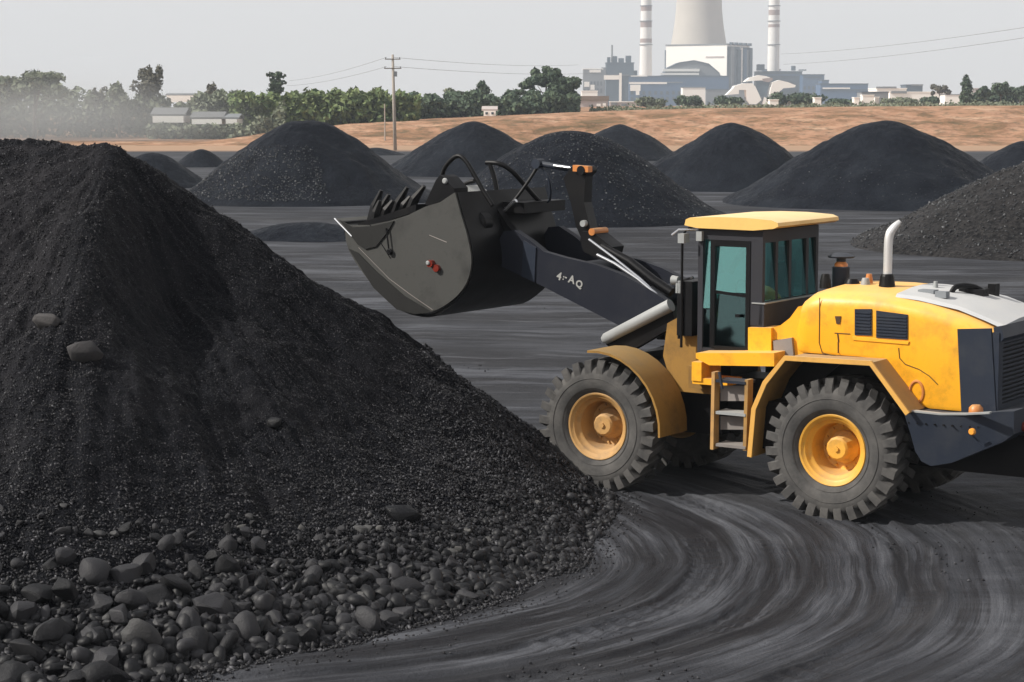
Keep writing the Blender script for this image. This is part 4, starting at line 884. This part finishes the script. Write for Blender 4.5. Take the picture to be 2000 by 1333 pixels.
def tree(label, u, vtop, D, halfpx, mat, zb=None, n=2600, shape='round', group=None, seed=0, name='broadleaf_tree', s=.30):
    r = random.Random(seed+int(u)); x = (u-1000)/4000*D; zt = px(u, vtop, D).z; rw = halfpx/4000*D
    zb = float(bank_h(x)) if zb is None else zb; h = zt-zb; o = empty(name, (x, D, zb)); tag(o, label, 'tree', group)
    blobs = []
    if shape == 'round':
        for k in range(13):
            a = r.uniform(0, 6.28); q_ = r.random()**.6*.72; z = r.uniform(.40, .88)
            blobs.append((math.cos(a)*q_*rw, math.sin(a)*q_*rw, z*h, rw*r.uniform(.22, .42), rw*r.uniform(.22, .42), h*r.uniform(.07, .14)))
        blobs.append((0, 0, .62*h, rw*.55, rw*.55, h*.22))
    elif shape == 'column':
        for k in range(12): z = .18+.75*k/11; f = math.sin(math.pi*min(1, .12+z*.95))**.5; blobs.append((r.uniform(-.2,.2)*rw, r.uniform(-.2,.2)*rw, z*h, rw*.75*f, rw*.75*f, h*.08))
    elif shape == 'umbrella':
        for k in range(16):
            a = r.uniform(0, 6.28); q_ = r.random()**.5*.85; blobs.append((math.cos(a)*q_*rw, math.sin(a)*q_*rw*.7, h*(.93-.28*q_*q_-r.random()*.25), rw*r.uniform(.18, .32), rw*.3, h*r.uniform(.05, .10)))
    elif shape == 'palm':
        for k in range(11): a = k*.57; blobs.append((math.cos(a)*rw*.55, math.sin(a)*rw*.55, h*(.80+.13*math.sin(k*2.3)), rw*.5, rw*.25, h*.035)); blobs.append((math.cos(a)*rw*.3, math.sin(a)*rw*.3, h*(.62+.2*r.random()), rw*.35, rw*.3, h*.05))
    leaves(blobs, n, s, seed+int(u), mat, parent=o)
    bm = bmesh.new(); tw = max(.10, h*.022); lean = r.uniform(-.04, .04)*h
    btube(bm, [(0,0,-.3),(lean*.3,0,h*.3),(lean,0,h*.62),(lean*1.2,0,h*.85)], [tw*1.3,tw,tw*.6,tw*.2], 7)
    for k in range(6):
        z = h*r.uniform(.25, .6); a = r.uniform(0, 6.28); b = r.choice(blobs); btube(bm, [(lean*z/h,0,z),(lean*.5+b[0]*.5,b[1]*.5,(z+b[2])/2),(b[0],b[1],b[2])], [tw*.5,tw*.3,tw*.12], 5)
    finish(bm, 'trunk', M['bark'], o, 0, True); return o
tree('large spreading grey green tree at the far left, tallest of the left trees', 72, 126, 288, 92, 'leaf_olive', 0, 5200, 'umbrella', seed=1, s=.34)
tree('drooping grey tree with feathery top at the left picture edge', 5, 132, 292, 50, 'leaf_dry', 0, 2200, 'umbrella', seed=2)
tree('round dark tree standing high above the sheds on the left', 296, 122, 300, 37, 'leaf_dry', 0, 3000, 'round', seed=3, s=.26)
tree('bushy tree just left of the high round dark tree', 238, 158, 297, 34, 'leaf_olive', 0, 1800, 'round', seed=4)
tree('thin tree top between the spreading tree and the bushy tree', 198, 163, 299, 20, 'leaf_dry', 0, 900, 'round', seed=5)
tree('small tree alone against the sky above the white sheds', 418, 162, 330, 17, 'leaf_dry', 0, 900, 'round', seed=6)
tree('palm like tree with ragged head against the sky left of the green belt', 543, 136, 320, 19, 'leaf_dark', .5, 900, 'palm', seed=7, name='palm_tree', s=.28)
tree('tall dark tree with a lopsided flat crown left of the power plant', 1064, 124, 335, 46, 'leaf_dark', None, 4200, 'umbrella', seed=8, s=.34)
tree('dark full tree behind the lopsided tall one, touching the plant', 1098, 148, 330, 42, 'leaf_dark', None, 4200, 'round', seed=9, s=.34)
tree('dark upright tree midway between pole and power plant', 944, 153, 350, 20, 'leaf_dark', None, 1400, 'column', seed=10)
tree('bluish round tree right of the upright one', 1000, 170, 345, 28, 'leaf_dark', None, 1600, 'round', seed=11)
tree('green round tree left of the upright one', 890, 170, 340, 32, 'leaf_olive', None, 1800, 'round', seed=12)
tree('slim dark cypress standing alone on the right', 1880, 142, 420, 14, 'leaf_dark', None, 1600, 'column', seed=13, name='cypress_tree', s=.26)
tree('dark pointed tree in the cluster at the right edge', 1948, 155, 425, 22, 'leaf_dark', None, 1600, 'round', seed=14)
tree('lower round tree of the right edge cluster', 1985, 165, 430, 24, 'leaf_dark', None, 1500, 'round', seed=15)
tree('left tree of the right edge cluster', 1920, 168, 428, 20, 'leaf_dark', None, 1200, 'round', seed=16)
tree('flat topped tree over the long white roofs on the right', 1828, 161, 600, 22, 'leaf_dry', None, 1000, 'umbrella', seed=17, s=.4)
for i, (u, vt, hp, m, lb) in enumerate(((1272,188,30,'leaf_olive','broad green bush below the blue plant hall'), (1345,184,26,'leaf_dark','dark bush below the small white plant building'), (1420,186,30,'leaf_dark','dark green bush left of the white arched roof'),
        (1535,178,36,'leaf_dark','wide bluish dark bush right of the white arched roof'), (1580,182,30,'leaf_dark','dark bush below the stepped slate building'), (1745,190,40,'leaf_olive','long low olive bush below the white roofs'), (1810,188,26,'leaf_dark','dark low bush left of the cypress'),
        (1640,192,32,'leaf_dark','dark low bush in front of the blue shed'))):
    D = 480; x = (u-1000)/4000*D; zb = float(bank_h(x)); zt = px(u, vt, D).z; h = zt-zb; rw = hp/4000*D; r = random.Random(i)
    o = empty('bush', (x, D, zb)); tag(o, lb, 'bush', 'bushes along the foot of the power plant')
    leaves([(r.uniform(-.7,.7)*rw, r.uniform(-.5,.5)*rw, h*r.uniform(.3,.6), rw*r.uniform(.3,.5), rw*.4, h*r.uniform(.3,.42)) for _ in range(9)], 1500, .34, 60+i, m, 'foliage', o)
    bm = bmesh.new()
    for k in range(4): btube(bm, [(r.uniform(-.3,.3)*rw,0,-.3),(r.uniform(-.6,.6)*rw,0,h*.5)], [.08,.03], 5)
    finish(bm, 'stem', M['bark'], o, 0, True)
def thicket(name, label, tops, D0, depth, n, s, mat, seed, vb=None):
    r = np.random.default_rng(seed); us = [a for a, b in tops]; vt = [b for a, b in tops]; u = r.uniform(us[0], us[-1], n); D = D0+depth*r.random(n); x = (u-1000)/4000*D
    zt = 5+(205.6-np.interp(u, us, vt))/4000*D+.9*fbm(x*.35, D*.3, 3, seed)+.5*fbm(x*1.5, D*.8, 2, seed+1); zb = np.interp(x, [a for a, b in HB], [b for a, b in HB])
    q_ = r.random(n)**.7; front = (D-D0)/depth
    # billows: crowns bulge forward
    cx = np.round(x/3.2+.4*vnoise(x*.1, x*0, seed)); dd = np.abs(x/3.2-cx); z = zb+(zt-zb)*q_*(1-.22*dd*dd*4)
    D = D+1.6*fbm(x*.5, z*.6, 3, seed+4)
    p = np.stack([x, D, z], 1); nrm = np.stack([r.normal(0, .6, n), -.5+r.normal(0, .6, n), .5+r.normal(0, .6, n)], 1); nrm /= np.linalg.norm(nrm, axis=1)[:, None]
    t = np.cross(nrm, r.normal(size=(n, 3))); t /= np.linalg.norm(t, axis=1)[:, None]; b = np.cross(nrm, t); k = s*r.uniform(.5, 1.3, n)[:, None]
    V = np.stack([p-t*k-b*k*.5, p+t*k*.3-b*k*.6, p+t*k+b*k*.4, p-t*k*.2+b*k*.6], 1).reshape(-1, 3)
    o = link(name, np_mesh(name, V, np.arange(4*n).reshape(-1, 4), M[mat])); tag(o, label, 'thicket', kind='stuff'); return o
thicket('scrub_thicket', 'grey green hazy scrub under the left trees', [(-160,178),(30,190),(120,172),(170,176),(230,184),(290,186),(345,198),(380,215),(440,225)], 297, 9, 9000, .42, 'leaf_olive', 70)
thicket('scrub_thicket', 'low scrub in front of the white sheds', [(290,241),(350,245),(430,247),(480,240),(520,226),(560,200)], 283, 3.5, 3500, .34, 'leaf_olive', 71)
thicket('tree_belt', 'bright green dense belt of trees behind the tall left pile and utility pole', [(452,186),(500,180),(545,187),(580,180),(610,176),(650,178),(700,180),(740,178),(790,186),(820,188)], 293, 12, 15000, .42, 'leaf_green', 72)
thicket('tree_belt', 'dull green hedge behind the white sheds', [(372,190),(400,186),(430,178),(452,176),(480,186),(520,192)], 312, 8, 4500, .42, 'leaf_olive', 73)
thicket('tree_belt', 'bluish dark belt of trees between the pole and the power plant', [(780,190),(820,182),(850,190),(880,182),(930,180),(960,188),(1010,186),(1040,180),(1080,178),(1130,186)], 322, 12, 11000, .42, 'leaf_dark', 74)
thicket('hedge', 'low green hedge at the foot of the right edge trees', [(1870,190),(1920,180),(1960,178),(2000,176),(2120,176)], 432, 10, 4500, .45, 'leaf_dark', 75)
thicket('grass_strip', 'thin dry grass strip on the crest of the bare earth bank', [(1150,213),(1300,208),(1500,206),(1700,203),(2100,203)], 330, 10, 5000, .22, 'leaf_olive', 76)
# ---------------------------------------------------------------- sheds on the left
def shed(label, u0, u1, v0, v1, vb, D, wall, roof, rise=0, name='shed', win=0):
    x0, x1 = (u0-1000)/4000*D, (u1-1000)/4000*D; zt = px((u0+u1)/2, v0, D).z; ze = px(0, v1, D).z; zb = px(0, vb, D).z; xc = (x0+x1)/2; hw_ = (x1-x0)/2
    o = empty(name, (xc, D, min(zb, 0) if zb < 0 else 0)); o.location.z = zb; h1 = ze-zb; h2 = zt-zb; dp = max(6, hw_*.8); tag(o, label, 'shed')
    box('wall', -hw_, hw_, 0, dp, 0, h1, M[wall], o)
    bm = bmesh.new(); bprism(bm, [(0,h1),(dp/2,h2),(dp,h1),(dp,h1+.25),(dp/2,h2+.25),(0,h1+.25)], -hw_-.3, hw_+.3)
    bmesh.ops.rotate(bm, verts=bm.verts, cent=(0,0,0), matrix=Matrix.Rotation(math.pi/2, 3, 'Z')); 
    for v in bm.verts: v.co.y = abs(v.co.y)
    finish(bm, 'roof', M[roof], o)
    for k in range(win):
        xx = -hw_+(k+.5)*2*hw_/win; box('window', xx-hw_/win*.4, xx+hw_/win*.4, -.06, .02, h1*.3, h1*.75, M['bwin'], o)
    return o
shed('long low shed with dark roof and white lit fascia at left', 302, 362, 214, 227, 240, 287.5, 'bwhite', 'shedroof')
shed('second long dark roofed shed with a white front, right of the first', 378, 436, 222, 233, 243, 287.5, 'bwhite', 'shedroof')
shed('tiny white shed end beside the second long shed', 444, 466, 226, 233, 242, 287.5, 'bwhite', 'bgrey')
shed('distant pale blue building above the left sheds', 330, 384, 184, 187, 200, 500, 'bwhite', 'bgrey')
shed('small white hut on the bank crest right of the hazy pile', 945, 968, 211, 217, 227, 300, 'bwhite', 'bpink', win=2)
# ---------------------------------------------------------------- utility pole and wires
D = 227.; x = (773-1000)/4000*D; hp = px(773, 107, D).z
pole = empty('utility_pole', (x, D, 0)); tag(pole, 'concrete utility pole with two crossarms between the coal piles', 'utility pole')
bm = bmesh.new(); btube(bm, [(0,0,-.3),(-.12,0,hp*.5),(-.22,0,hp)], [.20,.17,.13], 10); finish(bm, 'post', M['pole'], pole, 0, True)
za, zb_ = px(0, 116, D).z, px(0, 134, D).z
for z, w_ in ((za, .85), (zb_, .95)):
    bm = bmesh.new(); bbox(bm, -.22-w_, -.22+w_, -.16, -.08, z-.05, z+.05); ca = finish(bm, 'crossarm', M['bark'], pole)
    for k in (-1, 1): bm = bmesh.new(); btube(bm, [(-.22+k*w_*.9,-.12,z+.05),(-.22+k*w_*.9,-.12,z+.22)], [.06,.05], 6); finish(bm, 'insulator', M['bgrey'], ca)
box('transformer_box', -.05, .25, -.25, .05, px(0,150,D).z, px(0,140,D).z, M['bgrey'], pole)
D2 = 262.; x2 = (753-1000)/4000*D2; bm = bmesh.new(); btube(bm, [(0,0,-1),(0,0,px(0,203,D2).z-1.2)], [.10,.07], 6)
o = finish(bm, 'thin_post', M['pole'], None); o.location = (x2, D2, 1.2); tag(o, 'thin pale post on the bank just left of the utility pole', 'post')
def wire(label, a, b, sag, r=.022):
    pts = [tuple(Vector(a).lerp(Vector(b), t/16)-Vector((0, 0, sag*4*(t/16)*(1-t/16)))) for t in range(17)]
    o = tube('power_line', pts, r, M['wire'], None, 5); tag(o, label, 'wire', 'overhead wires')
wire('wire from the upper crossarm running right behind the dark trees', (x-.1, D, za+.2), px(1130, 127, 420), .5, .02)
wire('wire from the lower crossarm running right to the plant', (x-.1, D, zb_+.2), px(1165, 143, 420), .5, .02)
wire('wire from the upper crossarm dipping away left', (x-.9, D, za+.2), px(565, 158, 330), .4, .016)
wire('wire from the lower crossarm dipping away left', (x-.9, D, zb_+.2), px(560, 168, 330), .4, .016)
wire('upper wire rising to the top right corner', px(1525, 106, 700), px(2080, 42, 380), 1.0, .035)
wire('lower wire rising to the right edge', px(1530, 126, 700), px(2080, 62, 380), 1.0, .035)
# ---------------------------------------------------------------- the power plant, two kilometres off
def loc2(u, v, D=2000.): p = px(u, v, D); return p
def plant(name, label, u0, u1, vt, D, depth, wall, roof='bgrey', cat='building', strips=(), win=None, vb=214, rz=0, extra=None):
    s = D/4000; xc = ((u0+u1)/2-1000)*s; w_ = (u1-u0)*s/2; h = px(0, vt, D).z; o = empty(name, (xc, D, 0), rz); tag(o, label, cat)
    box('wall', -w_, w_, 0, depth, 0, h, M[wall], o); g_ = .5*D/2000; box('roof', -w_-g_, w_+g_, -g_, depth+g_, h, h+g_*1.6, M[roof], o)
    for a, b, c, d, m in strips:                              # u0 u1 v0 v1 material
        box('fascia_strip', (a-1000)*s-xc, (b-1000)*s-xc, -.6, .1, px(0, d, D).z, px(0, c, D).z, M[m], o)
    if win:
        ww = None
        cols, rows, z0, z1 = win
        for i in range(cols):
            for j in range(rows):
                xx = -w_+(i+.5)*2*w_/cols; zz = z0+(z1-z0)*(j+.5)/rows
                if ww is None: ww = box('window', -w_/cols*.45, w_/cols*.45, -.25, .1, -(z1-z0)/rows*.3, (z1-z0)/rows*.3, M['bwin'], o); q_ = ww
                else: q_ = ww.copy(); C.objects.link(q_)
                q_.location = (xx, 0, zz)
    return o
def chimney(label, u, D, r0, r1, htop, bands):
    o = empty('chimney', ((u-1000)/4000*D, D, 0)); tag(o, label, 'chimney'); bm = bmesh.new(); lathe_z(bm, [(r0, 0), (r1, htop)], 32); finish(bm, 'shaft', M['stack'], o, 0, True)
    for v0, v1 in bands:
        z0, z1 = px(0, v1, D).z, px(0, v0, D).z; f = lambda z: r0+(r1-r0)*z/htop+.12; bm = bmesh.new(); lathe_z(bm, [(f(z0), z0), (f(z1), z1)], 32); finish(bm, 'painted_band', M['band'], o, 0, True)
    for v in (12, 42, 88):
        z = px(0, v, D).z; rr_ = r0+(r1-r0)*z/htop; bm = bmesh.new(); lathe_z(bm, [(rr_, z-.3), (rr_+1.0, z-.3), (rr_+1.0, z+.5), (rr_, z+.5)], 32); finish(bm, 'gallery', M['bgrey'], o)
    return o
chimney('tall banded chimney left of the cooling tower', 1259, 2050, 6.8, 4.0, 185, [(-60,-45),(-30,-18),(11,22),(41,54),(76,84)])
chimney('tall banded chimney right of the cooling tower', 1506, 2050, 6.4, 4.4, 185, [(-60,-45),(-30,-18),(20,30),(48,54)])
D = 2400.; o = empty('cooling_tower', ((1361-1000)/4000*D, D, 0)); tag(o, 'huge pale concrete cooling tower cut off by the top of the picture', 'cooling tower')
zt_ = 165.; prof_ = [(26.0*math.sqrt(1+((z-132)/78.)**2), z) for z in np.linspace(8, zt_, 28)]
bm = bmesh.new(); lathe_z(bm, prof_+[(r-.8, z) for r, z in prof_[::-1]], 64); finish(bm, 'shell', M['conc'], o, 0, rad(60))
bm = bmesh.new(); lathe_z(bm, [(prof_[-1][0]+.2, zt_-2), (prof_[-1][0]+1.2, zt_-1.8), (prof_[-1][0]+1.2, zt_+.5), (prof_[-1][0]-1.0, zt_+.5)], 64); finish(bm, 'rim', M['conc'], o)
bm = bmesh.new()
for k in range(40):
    a = 2*math.pi*k/40; r = prof_[0][0]; b = a+math.pi/40; btube(bm, [(r*1.06*math.cos(a), r*1.06*math.sin(a), 0), (r*math.cos(b), r*math.sin(b), 8.4)], .5, 5); b = a-math.pi/40; btube(bm, [(r*1.06*math.cos(a), r*1.06*math.sin(a), 0), (r*math.cos(b), r*math.sin(b), 8.4)], .5, 5)
finish(bm, 'leg_ring', M['conc'], o)
# boiler house turned so that its white long side looks left and its shaded end right
D = 1960.; cpt = px(1420, 88, D); o = empty('boiler_house', (cpt.x, D, 0), rad(-32)); tag(o, 'big white boiler house with a shaded ribbed end wall in front of the cooling tower', 'building')
hB = cpt.z; box('wall', -65, 0, 0, 50, 0, hB, M['bwhite'], o); box('roof', -65.6, .6, -.6, 50.6, hB, hB+1.2, M['bgrey'], o)
box('vent_strip', -22, -3, -.5, .1, hB-12, hB-10.5, M['bpink'], o)
bm = bmesh.new(); bbox(bm, -67.5, -65, 2, 8, 0, hB-4); finish(bm, 'lift_shaft', M['bslate'], o)
endw = box('end_wall', .02, .8, .6, 50, 0, hB-1.5, M['bslate'], o)  # slate colour laid over the white house paints in this end's shade
for k, (y0, y1, m) in enumerate(((3,9,'bgrey'),(11,15,'bslate'),(17,24,'bslate'),(26,29,'bwhite'),(31,36,'bblue'),(38,42,'bgrey'),(44,49,'bslate'))): box('wall_rib', .8, 2.6 if k % 2 else 3.6, y0, y1, 12, hB-2-(k % 3), M[m], o)
for k in range(5): box('roof_vent', .5, 3, 4+k*10, 8+k*10, hB, hB+2.5, M['bslate'], o)
# arched turbine hall before it
D = 1900.; s = D/4000; o = empty('turbine_hall', ((1352-1000)*s, D, 0)); tag(o, 'blue grey arched roof turbine hall before the white boiler house', 'building')
pts_ = [(-62*s, 0), (-62*s, 26), (-50*s, 38), (-28*s, 43), (0, 45), (28*s, 42), (48*s, 34), (60*s, 18), (66*s, 0)]
bm = bmesh.new(); bprism(bm, pts_, 0, 38); finish(bm, 'wall', M['bgrey'], o); bm = bmesh.new(); bstrip(bm, pts_[1:-1], -.8, 39, 1.0); finish(bm, 'roof', M['bslate'], o)
for a, b, c, d, m in ((1292,1363,135,140,'bwhite'),(1288,1362,143,147,'bwhite'),(1285,1408,148,158,'bblue'),(1330,1402,154,157,'bgrey')): box('fascia_strip', (a-1352)*s, (b-1352)*s, -1.6, -.1, px(0,d,D).z, px(0,c,D).z, M[m], o)
plant('plant_hall', 'long low blue hall running left of the turbine hall', 1222, 1420, 150, 1860, 30, 'bblue', 'bslate', strips=((1230,1262,148,150,'bwhite'),))
plant('plant_hall', 'blue grey workshop with a white fascia below the left chimney', 1227, 1330, 162, 1800, 30, 'bblue', 'bgrey', strips=((1227,1300,161,164.5,'bwhite'),(1229,1249,166,178,'bwhite'),(1240,1247,178,186,'bwhite')), win=(9, 2, 8, 18))
plant('site_office', 'small cream building with flat roof below the turbine hall', 1331, 1375, 172, 1750, 20, 'bwhite', 'bgrey', win=(5, 1, 4, 8))
plant('low_hall', 'dull violet low hall between the cream building and white arched roof', 1376, 1450, 176, 1780, 20, 'bgrey', 'bslate', win=(8, 1, 5, 9))
plant('fuel_bunker', 'dark blue steelwork block with mast left of the left chimney', 1183, 1236, 124, 1950, 22, 'bslate', 'bslate', win=(5, 3, 20, 34))
o = bpy.data.objects['fuel_bunker']; D = 1950.; s = D/4000
for a, b, c in ((1185,1191,112),(1196,1204,110),(1207,1217,114),(1221,1231,109)): box('roof_tower', (a-1209.5)*s, (b-1209.5)*s, 3, 12, px(0,124,D).z+.9, px(0,c,D).z, M['bslate'], o)
tube('mast', [((1194-1209.5)*s,5,40),((1194-1209.5)*s,5,px(0,88,D).z)], .9, M['bgrey'], o, 6); box('side_wing', (1174-1209.5)*s, (1182-1209.5)*s, 2, 12, 0, px(0,132,D).z, M['bgrey'], o); box('side_wing', (1237-1209.5)*s, (1243-1209.5)*s, 2, 12, 0, px(0,138,D).z, M['bslate'], o)
plant('transfer_tower', 'white capped tower with a bright corner column in front of the steelwork', 1182, 1226, 148, 1700, 16, 'bslate', 'bgrey', strips=((1178,1208,147.5,156,'bwhite'),(1207.5,1212.5,143,200,'bwhite')))
plant('conveyor_house', 'pale lattice conveyor house at the left end of the plant', 1138, 1176, 136, 1900, 14, 'bgrey', 'bwhite', strips=((1140,1150,160,170,'bwhite'),(1150,1172,137,142,'bwhite'),(1152,1160,166,176,'bwhite')), win=(6, 3, 8, 28))
plant('low_house', 'low white roofed house at the far left of the plant', 1135, 1166, 179, 1500, 14, 'bwhite', 'bwhite')
plant('brown_roofed_house', 'brown roofed house with pale walls on the bank crest', 1128, 1186, 196, 700, 8, 'bpink', 'bbrown', strips=((1127,1188,188,197,'bbrown'),(1150,1156,206,211,'bgrey'),(1164,1172,203,210,'bwhite'),(1176,1182,202,212,'bwhite')))
plant('pale_yard_wall', 'short pale wall beside the brown roofed house', 1190, 1244, 200, 690, 3, 'bpink', 'bwhite', cat='wall', strips=((1192,1204,201,206,'bgrey'),(1212,1222,203,210,'bgrey')))
# right part
plant('coal_mill_building', 'stepped slate building with roof stacks right of the boiler house', 1476, 1562, 141, 2000, 30, 'bslate', 'bslate', strips=((1480,1558,146,148,'bblue'),), win=(10, 2, 12, 28))
plant('coal_mill_building', 'lower blue grey block right of the stepped slate building', 1563, 1605, 147, 1980, 26, 'bblue', 'bslate', strips=((1566,1600,150,152,'bslate'),), win=(5, 3, 8, 24))
o = bpy.data.objects['coal_mill_building']; s = .5
for a, b, c in ((1543.5,1550,129),(1476,1490,126),(1558,1571,136)): box('roof_tower', (a-1519)*s, (b-1519)*s, 3, 12, 38.2, px(0,c,2000.).z, M['bslate'], o)
plant('annexe', 'small blue annexe at the end of the slate blocks', 1600, 1614, 158, 1900, 20, 'bblue', 'bslate')
plant('long_shed', 'long blue shed with a white band below a dark roof', 1598, 1690, 165, 1700, 26, 'bblue', 'bslate', strips=((1602,1655,171.5,174,'bwhite'),(1600,1688,175,177,'bslate')))
D = 1500.; s = D/4000; o = empty('arched_hall', ((1480-1000)*s, D, 0)); tag(o, 'sprawling white shell roofed hall with a dark V shaped opening', 'building')
def arch(name, pts, y0, y1, m): bm = bmesh.new(); bprism(bm, [((u-1480)*s, px(0, v, D).z) for u, v in pts], y0, y1); return finish(bm, name, M[m], o, .15)
arch('roof_shell', [(1416,186),(1428,174),(1432,168),(1450,163),(1466,163),(1472,170),(1478,182),(1484,196),(1474,204),(1462,204),(1456,196),(1454,176),(1440,176),(1440,184)], 0, 14, 'bwhite')
arch('roof_shell', [(1452,160),(1462,152),(1480,147),(1494,149),(1502,152),(1490,157),(1470,158)], 4, 18, 'bwhite')
arch('roof_shell', [(1499,196),(1501,176),(1505,161),(1518,157),(1535,161),(1550,167),(1549,171),(1526,173),(1517,181),(1510,180),(1506,196),(1496,204),(1486,204),(1490,190)], 0, 14, 'bwhite')
arch('opening', [(1474,158),(1502,158),(1499,172),(1490,187),(1484,190),(1478,180)], 5, 9, 'bslate'); arch('gable_panel', [(1486,154),(1505,152),(1506,157),(1498,161),(1488,159)], 2, 6, 'band'); arch('wall', [(1455,190),(1505,190),(1505,213),(1455,213)], 6, 16, 'bgrey')
for k, (a, b, c, d, lb) in enumerate(((1500,1517,196,208,'bright white kiosk in front of the shell roofed hall'), (1587,1600,192,206,'small white hut left of the low blue shed bushes'), (1664,1674,192,204,'narrow white hut below the long blue shed'), (1680,1702,187,204,'white cabin right of the narrow hut'), (1706,1712,191,200,'tiny white cabin beside the dark eave'), (1534,1542,200,206,'tiny grey kiosk among the dark bushes'))):
    plant('kiosk', lb, a, b, c, 470+k*2, 3, 'bwhite', 'bwhite', win=None)
plant('long_shed', 'dark eaved low building right of the white cabin', 1678, 1730, 181, 900, 12, 'bgrey', 'bslate')
plant('long_shed', 'long low shed with wide white roof on the right', 1707, 1765, 174, 1300, 30, 'bwhite', 'bwhite', strips=((1706,1745,169.5,173,'bgrey'),))
plant('long_shed', 'second white roofed shed stretching towards the cypress', 1733, 1842, 181, 1100, 20, 'bwhite', 'bwhite', strips=((1735,1765,178,183,'bgrey'),))
plant('long_shed', 'dark gabled building above the white roofs', 1764, 1796, 167, 1400, 20, 'bslate', 'bslate', strips=((1774,1796,165,168,'bgrey'),))
plant('long_shed', 'pale shed just left of the cypress', 1840, 1873, 186, 1000, 14, 'bwhite', 'bgrey')
plant('long_shed', 'pinkish block between the cypress and the right edge trees', 1892, 1908, 174, 1300, 12, 'bpink', 'bpink')
plant('distant_block', 'faint bluish block behind the slate building', 1490, 1520, 137, 2300, 30, 'bblue', 'bslate')
# ---------------------------------------------------------------- haze
hz = bpy.data.materials.new('haze'); hz.use_nodes = True; t = hz.node_tree; t.nodes.remove(t.nodes['Principled BSDF'])
pv = t.nodes.new('ShaderNodeVolumePrincipled'); pv.inputs['Color'].default_value = (.80, .89, 1.0, 1); pv.inputs['Density'].default_value = HAZE = .00025; pv.inputs['Anisotropy'].default_value = 0.0
t.links.new(pv.outputs[0], t.nodes['Material Output'].inputs['Volume'])
tag(box('haze', -2000, 2000, -80, 4100, -1.6, 192, hz), kind='stuff')

dm = bpy.data.materials.new('dust'); dm.use_nodes = True; t = dm.node_tree; t.nodes.remove(t.nodes['Principled BSDF'])
pv = t.nodes.new('ShaderNodeVolumePrincipled'); pv.inputs['Color'].default_value = (.93, .94, .95, 1)
tc = t.nodes.new('ShaderNodeTexCoord'); gd = t.nodes.new('ShaderNodeTexGradient'); gd.gradient_type = 'QUADRATIC_SPHERE'; mu = t.nodes.new('ShaderNodeMath'); mu.operation = 'MULTIPLY'; mu.inputs[1].default_value = .16
t.links.new(tc.outputs['Object'], gd.inputs[0]); t.links.new(gd.outputs['Fac'], mu.inputs[0]); t.links.new(mu.outputs[0], pv.inputs['Density'])
t.links.new(pv.outputs[0], t.nodes['Material Output'].inputs['Volume'])
bm = bmesh.new(); bmesh.ops.create_icosphere(bm, subdivisions=4, radius=1)
o = finish(bm, 'dust_cloud', dm); o.location = (-62, 274, 2.2); o.scale = (36, 11, 9.5); tag(o, 'pale dust drifting low in front of the left trees', 'dust', kind='stuff')
